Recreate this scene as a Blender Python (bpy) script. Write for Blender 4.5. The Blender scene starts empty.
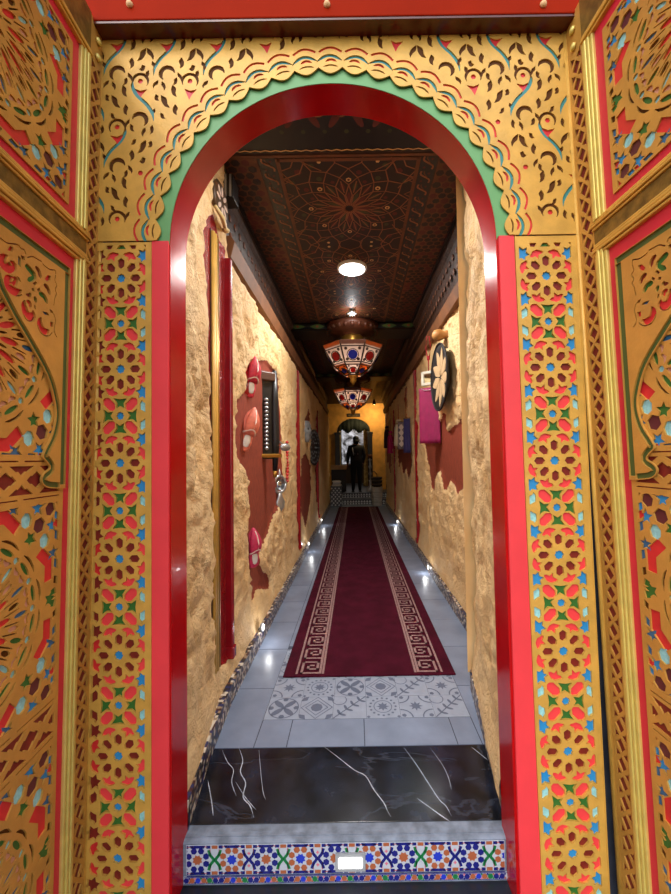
import bpy, bmesh, math, random
from mathutils import Vector, Matrix, noise
from mathutils.geometry import delaunay_2d_cdt
random.seed(7)
PI = math.pi
sc = bpy.context.scene
COL = sc.collection
R = math.radians

# ------------------------------------------------------------------ camera
CAM = Vector((0, -1.32, 1.4)); FPX = 370.0; PX, PY = 355.0, 447.0
th, ph = R(1.7), R(.9)
fw = Vector((0, math.cos(th), math.sin(th))); u0v = Vector((0, -math.sin(th), math.cos(th))); r0v = Vector((1, 0, 0))
rv = r0v*math.cos(ph) - u0v*math.sin(ph); uv = r0v*math.sin(ph) + u0v*math.cos(ph)
def on_plane(px, py, p, n):
    d = rv*((px-PX)/FPX) - uv*((py-PY)/FPX) + fw
    return CAM + d*((Vector(p)-CAM).dot(n)/d.dot(n))
def at_x(px, py, X): return on_plane(px, py, (X, 0, 0), Vector((1, 0, 0)))
def at_y(px, py, Y): return on_plane(px, py, (0, Y, 0), Vector((0, 1, 0)))
def at_z(px, py, Z): return on_plane(px, py, (0, 0, Z), Vector((0, 0, 1)))
cd = bpy.data.cameras.new('camera'); cam = bpy.data.objects.new('camera', cd); COL.objects.link(cam)
cd.sensor_fit = 'VERTICAL'; cd.sensor_height = 24; cd.lens = 24*FPX/894; cd.shift_x = -(PX-335.5)/894
cd.clip_start = .02; cd.clip_end = 200
m = Matrix((rv, uv, -fw)).transposed().to_4x4(); m.translation = CAM; cam.matrix_world = m
sc.camera = cam

# --------------------------------------------------------------- materials
def lin(c): return tuple((x/255/12.92 if x/255 <= .04045 else ((x/255+.055)/1.055)**2.4) for x in c)
MATS = {}
def mat(name, rgb, rough=.5, metal=0., var=.0, vscale=8., bump=0., bscale=40., emit=None, estr=0., spec=.5, coat=0., rgb2=None):
    if name in MATS: return MATS[name]
    mt = bpy.data.materials.new(name); mt.use_nodes = True
    nt = mt.node_tree; b = nt.nodes['Principled BSDF']
    c = lin(rgb) + (1,)
    b.inputs['Base Color'].default_value = c
    b.inputs['Roughness'].default_value = rough; b.inputs['Metallic'].default_value = metal
    b.inputs['Specular IOR Level'].default_value = spec; b.inputs['Coat Weight'].default_value = coat
    if var or rgb2:
        tc = nt.nodes.new('ShaderNodeTexCoord'); n = nt.nodes.new('ShaderNodeTexNoise')
        n.inputs['Scale'].default_value = vscale; n.inputs['Detail'].default_value = 6
        nt.links.new(tc.outputs['Object'], n.inputs['Vector'])
        r = nt.nodes.new('ShaderNodeValToRGB'); r.color_ramp.elements[0].position = .35; r.color_ramp.elements[1].position = .68
        if rgb2: c2 = lin(rgb2) + (1,); r.color_ramp.elements[0].color = c; r.color_ramp.elements[1].color = c2
        else:
            r.color_ramp.elements[0].color = tuple(x*(1-var) for x in c[:3]) + (1,)
            r.color_ramp.elements[1].color = tuple(min(1, x*(1+var)) for x in c[:3]) + (1,)
        nt.links.new(n.outputs['Fac'], r.inputs['Fac']); nt.links.new(r.outputs['Color'], b.inputs['Base Color'])
    if bump:
        tc = nt.nodes.new('ShaderNodeTexCoord'); n = nt.nodes.new('ShaderNodeTexNoise')
        n.inputs['Scale'].default_value = bscale; n.inputs['Detail'].default_value = 5
        nt.links.new(tc.outputs['Object'], n.inputs['Vector'])
        bp = nt.nodes.new('ShaderNodeBump'); bp.inputs['Strength'].default_value = bump; bp.inputs['Distance'].default_value = .01
        nt.links.new(n.outputs['Fac'], bp.inputs['Height']); nt.links.new(bp.outputs['Normal'], b.inputs['Normal'])
    if emit:
        b.inputs['Emission Color'].default_value = lin(emit) + (1,); b.inputs['Emission Strength'].default_value = estr
    MATS[name] = mt; return mt

GOLD = mat('gold_paint', (216, 168, 76), .45, .15, .12, 14, .12, 120)
GOLDL = mat('gold_door', (204, 152, 70), .42, .25, .12, 10, .12, 90)
GOLDB = mat('gold_bright', (226, 204, 110), .3, .3, .08, 20)
GOLDD = mat('gold_rail', (128, 98, 40), .5, .3, .35, 30, .2, 60)
inl = dict(
    dr=mat('inlay_dark_red', (122, 30, 22), .5, 0, .2, 30), rd=mat('inlay_red', (214, 42, 46), .45, 0, .08, 20),
    pkr=mat('inlay_pink_red', (236, 66, 70), .5), bl=mat('inlay_blue', (38, 140, 204), .5), lb=mat('inlay_light_blue', (150, 212, 216), .45, 0, .15, 80),
    gr=mat('inlay_green', (48, 110, 42), .5), db=mat('cutout_shade_brown', (88, 50, 12), .7, spec=.2), pu=mat('inlay_purple', (92, 34, 42), .5),  # db: shade inside the carved cut-outs, painted as dark brown
    pk=mat('inlay_rose', (214, 158, 132), .45), dbl=mat('inlay_deep_blue', (52, 106, 150), .5), dg=mat('groove_green', (78, 96, 44), .55),
    tl=mat('groove_teal', (52, 138, 140), .5), mb=mat('inlay_maroon_board', (112, 20, 22), .55))
PINK = mat('pink_red_paint', (236, 64, 72), .45, 0, .05, 6)
CRIM = mat('crimson_door_paint', (216, 38, 62), .45, 0, .06, 6)
GLOSS = mat('glossy_dark_red', (176, 6, 9), .2, 0, .12, 5, .06, 9, coat=.1, spec=.35)
ORANGE = mat('orange_red_beam', (150, 32, 2), .7, 0, .08, 5, spec=.05)
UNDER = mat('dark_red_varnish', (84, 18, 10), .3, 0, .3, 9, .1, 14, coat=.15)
MINT = mat('mint_green_paint', (106, 166, 104), .5, 0, .05, 8)

# ---------------------------------------------------------- mesh collecting
class MB:
    def __init__(s): s.v = []; s.f = []; s.m = []; s.sm = []
    def add(s, vs, fs, mi=0, smooth=False):
        o = len(s.v); s.v += [tuple(v) for v in vs]
        for f in fs: s.f.append([i+o for i in f]); s.m.append(mi); s.sm.append(smooth)
    def box(s, a, b, mi=0, bev=0.):
        (x0, y0, z0), (x1, y1, z1) = a, b
        x0, x1 = sorted((x0, x1)); y0, y1 = sorted((y0, y1)); z0, z1 = sorted((z0, z1))
        if bev:
            bm = bmesh.new(); bmesh.ops.create_cube(bm, size=1)
            for v in bm.verts: v.co = Vector(((x0+x1)/2+v.co.x*(x1-x0), (y0+y1)/2+v.co.y*(y1-y0), (z0+z1)/2+v.co.z*(z1-z0)))
            bmesh.ops.bevel(bm, geom=bm.edges[:], offset=bev, segments=2, affect='EDGES', profile=.5)
            bm.verts.index_update(); s.add([v.co[:] for v in bm.verts], [[v.index for v in f.verts] for f in bm.faces], mi); bm.free(); return
        s.add([(x0,y0,z0),(x1,y0,z0),(x1,y1,z0),(x0,y1,z0),(x0,y0,z1),(x1,y0,z1),(x1,y1,z1),(x0,y1,z1)],
              [(0,3,2,1),(4,5,6,7),(0,1,5,4),(1,2,6,5),(2,3,7,6),(3,0,4,7)], mi)
    def lathe(s, prof, n=24, mi=0, c=(0,0,0), ax='z', smooth=True, sx=1., ph=0., cap=True):
        vs = []; fs = []
        for r_, h in prof:
            for k in range(n):
                a = 2*PI*k/n+ph; p = (r_*math.cos(a)*sx, r_*math.sin(a), h)
                if ax == 'y': p = (p[0], p[2], p[1])
                if ax == 'x': p = (p[2], p[0], p[1])
                vs.append((p[0]+c[0], p[1]+c[1], p[2]+c[2]))
        for i in range(len(prof)-1):
            for k in range(n):
                q = [i*n+k, i*n+(k+1) % n, (i+1)*n+(k+1) % n, (i+1)*n+k]
                fs.append(q if ax != 'y' else q[::-1])
        s.add(vs, fs, mi, smooth)
        if not cap:
            o = len(s.v)-len(vs); m_ = len(prof)-1
            for k in range(n): s.f.append([o+m_*n+k, o+m_*n+(k+1) % n, o+(k+1) % n, o+k]); s.m.append(mi); s.sm.append(smooth)
            return
        b0 = list(range(n)); b1 = [(len(prof)-1)*n+k for k in range(n)]
        o = len(s.v)-len(vs)
        for cp, fl in ((b0, True), (b1, False)):
            cc = [i+o for i in cp]
            if (fl) != (ax == 'y'): cc = cc[::-1]
            s.f.append(cc); s.m.append(mi); s.sm.append(False)
    def tube(s, pts, r, n=8, mi=0, taper=None):
        pts = [Vector(p) for p in pts]; vs = []; fs = []
        up = Vector((0, 0, 1)); 
        for i, p in enumerate(pts):
            d = (pts[min(i+1, len(pts)-1)]-pts[max(i-1, 0)]).normalized()
            a = d.cross(up); a = a.normalized() if a.length > .05 else d.cross(Vector((1, 0, 0))).normalized()
            b = d.cross(a).normalized(); rr = r*(taper[i] if taper else 1)
            for k in range(n):
                t = 2*PI*k/n; vs.append(p+a*rr*math.cos(t)+b*rr*math.sin(t))
        for i in range(len(pts)-1):
            for k in range(n): fs.append((i*n+k, (i+1)*n+k, (i+1)*n+(k+1) % n, i*n+(k+1) % n))
        fs.append(tuple(range(n))); fs.append(tuple(reversed([(len(pts)-1)*n+k for k in range(n)])))
        s.add(vs, fs, mi, True)
    def prism(s, poly, fmap, h0, h1, mi=0, side=None):
        n = len(poly); vs = [fmap(x, y, h0) for x, y in poly]+[fmap(x, y, h1) for x, y in poly]
        s.add(vs, [tuple(range(n, 2*n)), tuple(range(n-1, -1, -1))], mi)
        s.add(vs, [(i, (i+1) % n, n+(i+1) % n, n+i) for i in range(n)], mi if side is None else side)
    def flat(s, poly, fmap, h, mi=0):
        if area(poly) < 0: poly = poly[::-1]
        s.add([fmap(x, y, h) for x, y in poly], [tuple(range(len(poly)))], mi)
def area(p): return .5*sum(p[i][0]*p[(i+1) % len(p)][1]-p[(i+1) % len(p)][0]*p[i][1] for i in range(len(p)))
def obj(name, mb, mats, parent=None, loc=(0,0,0), recalc=False):
    me = bpy.data.meshes.new(name); me.from_pydata(mb.v, [], mb.f)
    for mt in (mats if isinstance(mats, (list, tuple)) else [mats]): me.materials.append(mt)
    me.polygons.foreach_set('material_index', mb.m); me.polygons.foreach_set('use_smooth', mb.sm); me.update()
    if recalc:
        bm = bmesh.new(); bm.from_mesh(me); bmesh.ops.recalc_face_normals(bm, faces=bm.faces[:]); bm.to_mesh(me); bm.free()
    o = bpy.data.objects.new(name, me); COL.objects.link(o); o.parent = parent; o.location = loc
    return o
def tag(o, label=None, cat=None, group=None, kind=None):
    if label: o['label'] = label
    if cat: o['category'] = cat
    if group: o['group'] = group
    if kind: o['kind'] = kind
    return o
def empty(name, loc=(0,0,0)):
    o = bpy.data.objects.new(name, None); COL.objects.link(o); o.location = loc; o.empty_display_size = .05; return o
def dup(o, parent=None):
    c = o.copy(); COL.objects.link(c); c.parent = parent
    for ch in list(o.children): dup(ch, c)
    return c

# ------------------------------------------------------ 2-D pattern helpers
def clip(poly, x0, y0, x1, y1):
    for ax, lim, sg in ((0, x0, 1), (0, x1, -1), (1, y0, 1), (1, y1, -1)):
        out = []
        for i in range(len(poly)):
            a, b = poly[i], poly[(i+1) % len(poly)]
            da, db_ = sg*(a[ax]-lim), sg*(b[ax]-lim)
            if da >= 0: out.append(a)
            if (da >= 0) != (db_ >= 0):
                t = da/(da-db_); out.append((a[0]+(b[0]-a[0])*t, a[1]+(b[1]-a[1])*t))
        poly = out
        if len(poly) < 3: return []
    return poly
def ribbon(pts, w, taper=False):
    pts = [Vector(p) for p in pts]; L = []; Rr = []; n = len(pts)
    for i, p in enumerate(pts):
        d = (pts[min(i+1, n-1)]-pts[max(i-1, 0)]); d = d.normalized() if d.length else Vector((1, 0))
        nn = Vector((-d.y, d.x)); k = w/2
        if taper: k *= max(.2, min(1, 1.5*math.sin(PI*(i+.25)/(n-.5))))
        L.append(p+nn*k); Rr.append(p-nn*k)
    return [tuple(p) for p in L]+[tuple(p) for p in reversed(Rr)]
def arc(cx, cy, r, a0, a1, n=10): return [(cx+r*math.cos(R(a0+(a1-a0)*i/n)), cy+r*math.sin(R(a0+(a1-a0)*i/n))) for i in range(n+1)]
def smooth_pts(p, k=4):
    out = []
    for i in range(len(p)-1):
        a, b, c, d = (Vector(p[max(i-1, 0)]), Vector(p[i]), Vector(p[i+1]), Vector(p[min(i+2, len(p)-1)]))
        for j in range(k):
            t = j/k; out.append(tuple(.5*((2*b)+(c-a)*t+(2*a-5*b+4*c-d)*t*t+(3*b-a-3*c+d)*t**3)))
    out.append(tuple(p[-1])); return out
def star(cx, cy, r, n, k=.5, a0=90): return [(cx+(r if i % 2 == 0 else r*k)*math.cos(R(a0+180*i/n)), cy+(r if i % 2 == 0 else r*k)*math.sin(R(a0+180*i/n))) for i in range(2*n)]
def ngon(cx, cy, r, n, a0=0, sy=1.): return [(cx+r*math.cos(R(a0+360*i/n)), cy+sy*r*math.sin(R(a0+360*i/n))) for i in range(n)]
def pol(cx, cy, ang, pts, s=1.):
    c, si = math.cos(R(ang)), math.sin(R(ang))
    return [(cx+s*(r_*c-t*si), cy+s*(r_*si+t*c)) for r_, t in pts]
def lens(l, w, n=6): return [(l/2*math.cos(PI*i/n), w/2*math.sin(PI*i/n)) for i in range(2*n)]
def fret(outer, holes, fmap, t, mi_names, floor_drop=None, top=0, eps=1e-5):
    """a carved board: outer outline with holes [(polygon, colour)], the colours lying t below its face; fmap(x,y,h)"""
    verts = []; faces = []; cols = [None]
    def addp(p):
        if area(p) < 0: p = p[::-1]
        o = len(verts); verts.extend(Vector((a, b)) for a, b in p); faces.append(list(range(o, o+len(p))))
    addp(outer)
    for p, c in holes:
        if len(p) < 3 or abs(area(p)) < 1e-6: continue
        addp(p); cols.append(c)
    V, E_, F, ov, oe, of = delaunay_2d_cdt(verts, [], faces, 1, eps, True)
    mb = MB(); tv = {}; fv = {}
    order = list(mi_names)
    edges = {}; cls = []
    for f, og in zip(F, of):
        if 0 not in og: cls.append(-2); continue
        hs = [i for i in og if i > 0]; cls.append(hs[-1] if hs else 0)
    up = None
    def tt(i, d, h):
        if i not in d: d[i] = len(mb.v); mb.v.append(tuple(fmap(V[i].x, V[i].y, h)))
        return d[i]
    f0 = [Vector(fmap(*q)) for q in ((0, 0, 0), (1e-2, 0, 0), (0, 1e-2, 0), (0, 0, 1e-2))]
    flip = (f0[1]-f0[0]).cross(f0[2]-f0[0]).dot(f0[3]-f0[0]) < 0
    def put(ids, mi):
        mb.f.append(ids[::-1] if flip else ids); mb.m.append(mi); mb.sm.append(False)
    for f, c in zip(F, cls):
        if c == -2: continue
        ids = list(f); a = sum(V[ids[i]].x*V[ids[(i+1) % 3]].y-V[ids[(i+1) % 3]].x*V[ids[i]].y for i in range(3))
        if a < 0: ids = ids[::-1]
        if c == 0: put([tt(i, tv, t) for i in ids], top)
        else: put([tt(i, fv, 0) for i in ids], 1+order.index(cols[c]))
        for i in range(3): edges.setdefault((ids[i], ids[(i+1) % 3]), c)
    for (a, b), c in list(edges.items()):
        if c != 0: continue
        o = edges.get((b, a))
        if o is None or o > 0:
            put([tt(b, tv, t), tt(a, tv, t), tt(a, fv, 0), tt(b, fv, 0)], top)
    return mb
INAMES = list(inl); IM = [inl[k] for k in INAMES]

# ============================================================ THE DOORWAY
IMP = 2.195                                    # impost height
ACX, ACZ, AR = -.068, 2.185, .592              # arch circle of the front edge
XL, XR = -.66, .527
def arch_pts(r, n=48, squash=1.): return [(ACX+r*math.cos(PI-PI*i/n), ACZ+r*math.sin(PI-PI*i/n)*squash) for i in range(n+1)]

# --- glossy red jamb lining of the arch (inner faces) with pink front strips
mb = MB(); inner = [(XL+.003, -.22)]+arch_pts(AR, 48)+[(XR+.008, -.22)]
n = len(inner)
for Y0, Y1 in ((.003, .125),):
    off = []
    for x, z in inner:
        if z >= ACZ-1e-6: d = Vector((x-ACX, z-ACZ)).normalized(); off.append((x+d.x*.03, z+d.y*.03))
        else: off.append((x-.03 if x < 0 else x+.03, z))
    vs = [(x, Y0, z) for x, z in inner]+[(x, Y1, z) for x, z in inner]+[(x, Y1, z) for x, z in off]+[(x, Y0, z) for x, z in off]
    for k, j in ((0, 1), (1, 2), (2, 3), (3, 0)):
        mb.add(vs, [(k*n+i, j*n+i, j*n+i+1, k*n+i+1) for i in range(n-1)], 0, k == 0)
jamb = obj('trim_1', mb, [GLOSS], recalc=True)
tag(jamb, 'glossy dark red lining around the inside of the arched doorway', 'trim', kind='structure')
for (a, b, c, d), nm in (((-.722, -.22, XL-.003, IMP), 'front_strip'), ((XR+.012, -.22, .600, IMP), 'front_strip')):
    mb = MB(); 
    if a < 0: q = [(a, b), (c-.0, b), (c-.0, d), (a, d)]
    else: q = [(.545, b), (.618, b), (.586, d), (XR+.005, d)]
    mb.prism(q, lambda x, y, h: (x, -h, y), -.03, .006)
    obj(nm, mb, [PINK], jamb, recalc=True)['label'] = 'pink-red front face of the door jamb'

# --- spandrel: mint board, then the carved golden board with a scalloped arch edge
TOPZ = 2.955; SX0, SX1 = -.935, .825
fac = lambda x, y, h: (x, -h, y)
def mint_poly():
    return [(-.722, IMP)]+[(-.722, 2.9), (.59, 2.9), (.59, IMP), (XR+.004, IMP)]+arch_pts(AR+.002, 48)[::-1]+[(XL-.004, IMP)]
span = empty('spandrel', (0, 0, IMP))
mb = fret(mint_poly(), [], lambda x, y, h: (x, -h+.02, y-IMP), .02, INAMES)
obj('backing_board', mb, [MINT]+IM, span)['label'] = 'mint green board showing in a scalloped ring around the arch'
N = 23
edge = []
for k in range(N):
    a0, a1 = 180-180*k/N, 180-180*(k+1)/N
    for i in range(8):
        t = i/8; a = a0+(a1-a0)*t; rr = AR+.054-.024*math.sin(PI*t)
        edge.append((ACX+rr*math.cos(R(a)), ACZ+rr*math.sin(R(a))))
edge.append((ACX+(AR+.062), ACZ))
edge = [(x, max(z, IMP+.001)) for x, z in edge]
span_poly = [(SX0, IMP)]+[(edge[0][0], IMP)]+edge+[(edge[-1][0], IMP), (SX1, IMP), (SX1, TOPZ), (SX0, TOPZ)]
holes = []
def polar(a, r_): return (ACX+r_*math.cos(R(a)), ACZ+r_*math.sin(R(a)))
for k in range(N):
    a0, da = 180-180*k/N, -180/N
    sgn = 1 if k < N/2 else -1
    def A(t): return a0+da*(t if sgn > 0 else 1-t)
    o1 = [polar(A(t), AR+.106+.020*math.sin(PI*t)) for t in [i/8*.86+.07 for i in range(9)]]
    holes.append((ribbon(o1, .0085), 'rd'))
    b1 = [polar(A(-.05+1.02*t), AR+.074+.020*math.sin(PI*min(1, t*1.02))+.004*t) for t in [i/8 for i in range(9)]]
    holes.append((ribbon(b1, .012, True), 'tl'))
    c1 = [polar(A(.30+.45*t), AR+.073+.008*math.sin(PI*t)) for t in [i/5 for i in range(6)]]
    holes.append((ribbon(c1, .009, True), 'rd'))
    d1 = [polar(A(.2+.62*t), AR+.054+.006*math.sin(PI*t)) for t in [i/5 for i in range(6)]]
    holes.append((ribbon(d1, .006, True), 'db'))
# arabesque: half-drop repeat of scroll, stem and leaves
Z8 = 4.158
def spx(x, y): p = at_y(95+x/Z8, 30+y/Z8, 0); return (p.x, p.z)
PXM = 1/Z8/280.3
def motif(cx, cz, mx, kind):
    S = PXM
    def P(l): return [(cx+mx*x*S, cz-y*S) for x, y in l]
    out = []
    out.append((P([(-26, -18), (4, -12), (28, -22), (8, 28), (-4, 6)]), 'rd'))
    out.append((ribbon(P(smooth_pts([(36, -58), (38, -32), (20, 6), (-22, 48), (-46, 86), (-52, 122)])), 15*S, True), 'tl'))
    out.append((ngon(cx+mx*4*S, cz+54*S, 11*S, 10), 'rd'))
    out.append((ribbon([(cx+mx*4*S+S*33*math.cos(R(a)) * mx, cz+52*S+S*33*math.sin(R(a))) for a in range(-25, 216, 20)], 13*S, True), 'db'))
    out.append((ribbon([(cx+mx*(8*S+S*30*math.cos(R(a))), cz-118*S+S*30*math.sin(R(a))) for a in range(10, 240, 20)], 19*S, True), 'db'))
    for (x, y, ang, l, w) in ((72, -12, 70, 46, 18), (74, 12, 40, 26, 14), (110, 34, 55, 56, 20), (146, 30, 115, 50, 16), (66, 70, 80, 40, 18), (86, 92, 40, 36, 14), (-34, -84, 20, 30, 18),
                              (60, 130, 110, 34, 12), (112, 92, 20, 24, 20), (150, -40, 75, 34, 14), (40, 150, 60, 30, 14), (-10, 168, 100, 34, 13), (160, 80, 100, 30, 13), (-90, 100, 45, 28, 13), (-66, 20, 60, 26, 16), (-86, 66, 95, 40, 13), (132, 120, 60, 30, 14), (-60, -40, 120, 34, 13)):
        l *= 1.25; w *= 1.5
        L = smooth_pts([(-l/2, 2), (-l/4, -w/2.4), (l/6, -w/2.6), (l/2, 3)], 2)+smooth_pts([(l/2, 3), (l/8, w/2.2), (-l/6, w/8), (-l/2, 2)], 2)[1:-1]
        out.append((P([(x+a*math.cos(R(ang))-b*math.sin(R(ang)), y-(a*math.sin(R(ang))+b*math.cos(R(ang)))) for a, b in L]), 'db'))
    return out
def bb(p): xs = [a for a, b in p]; zs = [b for a, b in p]; return min(xs), min(zs), max(xs), max(zs)
taken = []
for row in range(-1, 5):
    for c in range(-2, 10):
        x = 95+205*c+(104 if row % 2 else 0); y = 85+190*row
        p = spx(x, y); mx = -1 if row % 2 else 1
        # the right half mirrors the left
        mid = ACX+.004
        if p[0] > mid+.03: continue
        for side in (1, -1):
            q = p if side > 0 else (2*mid-p[0], p[1])
            for poly, col in motif(q[0], q[1], mx*side, 0):
                b = bb(poly)
                if any(math.hypot(a-ACX, z-ACZ) < AR+.138 and z > ACZ-.02 for a, z in poly): continue
                if any(math.hypot(a-ACX, z-ACZ) < AR+.138 for a, z in poly) or b[1] < IMP+.035: continue
                if side > 0 and b[2] > mid-.002 or side < 0 and b[0] < mid+.002: continue
                poly = clip(poly, SX0+.012, IMP+.03, SX1-.012, TOPZ-.004)
                if len(poly) < 3 or abs(area(poly)) < 4e-5: continue
                b = bb(poly)
                if any(b[0] < t[2]-.004 and b[2] > t[0]+.004 and b[1] < t[3]-.004 and b[3] > t[1]+.004 and col == 'db' and b[2]-b[0] < .05 and t[2]-t[0] < .05 for t in taken): continue
                taken.append(b); holes.append((poly, col))
mb = fret(span_poly, holes, lambda x, y, h: (x, -h-.0055, y-IMP), .0045, INAMES)
obj('carved_board', mb, [GOLD]+IM, span)
tag(span, 'golden carved board with scroll cut-outs and scalloped edge above the arch', 'carved panel')

# --- pilasters with inlaid rosettes
def pilaster_pattern(pxL, pxR, rows_top, side):
    """unit cell in zoom pixels: period 305, centre x 0"""
    return None
def build_pilaster(name, quad, ros, side, label):
    TL, TR, BR, BL = quad
    def xm(v, t): return (TL[0]+(TR[0]-TL[0])*t)*(1-v)+(BL[0]+(BR[0]-BL[0])*t)*v
    ztop, zbot = TL[1], BL[1]
    zs = ros                                   # rosette heights from the top down
    def place(k, y):                           # y: units below rosette k
        t = k+y/610.0
        i = int(math.floor(t)); i = max(0, min(len(zs)-2, i)); f = t-i
        return zs[i]+(zs[i+1]-zs[i])*f
    cen = .487 if side < 0 else .485
    def mp(k, x, y):
        z = place(k, y); v = (ztop-z)/(ztop-zbot); w = xm(v, 1)-xm(v, 0)
        return (xm(v, cen)+x/415.0*w*1.0, z)
    hs = []
    E1 = 170
    L = -196 if side < 0 else -E1-6
    for k in range(0, len(zs)):
        cells = []
        cells.append((star(0, 0, 32, 8, .8), 'bl'))
        for j in range(8):
            a = 45*j
            cells.append((pol(0, 0, a, [(63, 0), (78, -22), (119, -24), (136, 0), (119, 24), (78, 22)]), 'dr'))
            a = 22.5+45*j; c = 'pkr'
            if side < 0 and j in (3, 4): c = 'rd'
            cells.append((pol(0, 0, a, [(120, 0), (148, 13), (147, 32), (154, 48), (165, 43), (186, 15), (186, -15), (165, -43), (154, -48), (147, -32), (148, -13)]), c))
        for sx in (-1, 1):
            c = 'bl' if (sx > 0 or side > 0) else 'dr'
            for sy in (-1, 1):
                cells.append((star(sx*155, sy*152, 52, 6, .58, 10*sx*sy), c))
                cells.append((pol(sx*158, 305+sy*62, 90*sy, [(-44, -14*sx*sy), (-20, -24*sx*sy), (14, -20*sx*sy), (26, 4*sx*sy), (40, 10*sx*sy), (18, 26*sx*sy), (-22, 24*sx*sy), (-30, 6*sx*sy)]), 'lb' if (sx > 0 or side > 0) else 'dr'))
        sy0 = 305
        cells.append((star(0, sy0, 28, 8, .8), 'bl'))
        for j in range(4):
            a = 90*j
            cells.append((pol(0, sy0, a, [(64, 0), (46, 28), (82, 23), (114, 46), (108, 0), (114, -46), (82, -23), (46, -28)]), 'gr'))
            a = 45+90*j
            cells.append((pol(0, sy0, a, [(56, -9), (56, 9), (80, 30), (136, 30), (156, 10), (156, -10), (136, -30), (80, -30)]), 'pkr'))
        for p, c in cells:
            p = clip(p, L, -1e9, E1, 1e9)
            if len(p) >= 3 and abs(area(p)) > 120: hs.append(([mp(k, x, y) for x, y in p], c))
        if k == 0:
            for p, c in (([(-34, -196), (-14, -222), (14, -222), (34, -196)], 'gr'), ([(-105, -222), (-56, -222), (-70, -196), (-100, -196)], 'dr'), ([(105, -222), (56, -222), (70, -196), (100, -196)], 'dr'),
                         ([(172, -222), (156, -222), (170, -204)], 'dr')):
                hs.append(([mp(0, x, y) for x, y in p], c))
    hs = [(clip(p, -5, zbot+.004, 5, ztop-.004), c) for p, c in hs]
    o = empty(name, (xm(1, .5), 0, zbot))
    fm = lambda x, y, h: (x-o.location.x, -h, y-zbot)
    obj('carved_panel', fret([TL, BL, BR, TR], hs, fm, .007, INAMES), [GOLD]+IM, o)
    mb = MB(); mb.prism([TL, BL, BR, TR], fm, -.03, -.001); obj('backing_board', mb, [GOLDL], o, recalc=True)
    mb = MB()
    for a, b in ((-.002, .012), (.988, 1.002)):
        mb.prism([(xm(0, a), ztop), (xm(1, a), zbot), (xm(1, b), zbot), (xm(0, b), ztop)], fm, .0072, .010)
    obj('edge_strip', mb, [GOLD], o, recalc=True)
    tag(o, label, 'pilaster')
    return o
def zf(px, ys): return [at_y(px, y, 0).z for y in ys]
def q(px, py): p = at_y(px, py, 0); return (p.x, p.z)
zsL = zf(120, [279, 369.5, 463, 558.6, 654.6, 755, 857, 960])
zsR = zf(555, [276.4, 367.5, 460.5, 554.5, 650.6, 750.5, 852.5, 955])
tl, tr = (-.937, IMP-.004), (-.7225, IMP-.004)
build_pilaster('pilaster', (tl, tr, (-.7225, -.22), (-.952, -.22)), zsL, -1, 'golden pilaster inlaid with rosettes on the left of the archway')
build_pilaster('pilaster.001', ((.588, IMP-.004), (.812, IMP-.004), (.850, -.22), (.619, -.22)), zsR, 1, 'golden pilaster inlaid with rosettes on the right of the archway')

# masonry behind the woodwork
WALLM = mat('dark_masonry', (40, 44, 56), .7, 0, .4, 12, .4, 20)
mb = MB()
mb.box((-3, .032, -.24), (-.745, .12, 3.6)); mb.box((.632, .032, -.24), (3, .12, 3.6)); mb.box((-.745, .032, 2.86), (.632, .12, 3.6))
mb.prism([(-.745, IMP-.3), (-.70, IMP-.3)]+arch_pts(AR+.04, 40)+[(.58, IMP-.3), (.632, IMP-.3), (.632, 2.86), (-.745, 2.86)], lambda x, y, h: (x, h, y), .032, .12)
tag(obj('wall_front', mb, [WALLM], recalc=True), 'dark masonry behind the painted doorway woodwork', 'wall', kind='structure')

# --- overhead beam
mb = MB(); by0 = -.065
BZ = 2.952
mb.box((-2.2, by0, BZ), (2.2, .12, 3.7), 0, .004)

bm_ = obj('trim_2', mb, [ORANGE]); tag(bm_, 'orange-red painted beam across the top of the doorway', 'beam', kind='structure')
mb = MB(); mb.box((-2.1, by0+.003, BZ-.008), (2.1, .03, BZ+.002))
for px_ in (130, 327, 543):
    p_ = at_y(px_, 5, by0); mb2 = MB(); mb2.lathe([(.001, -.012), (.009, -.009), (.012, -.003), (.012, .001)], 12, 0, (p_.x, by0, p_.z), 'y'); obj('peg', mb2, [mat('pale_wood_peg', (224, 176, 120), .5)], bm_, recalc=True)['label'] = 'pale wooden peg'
obj('soffit', mb, [UNDER], bm_, recalc=True)['label'] = 'dark red varnished underside of the beam'

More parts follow.
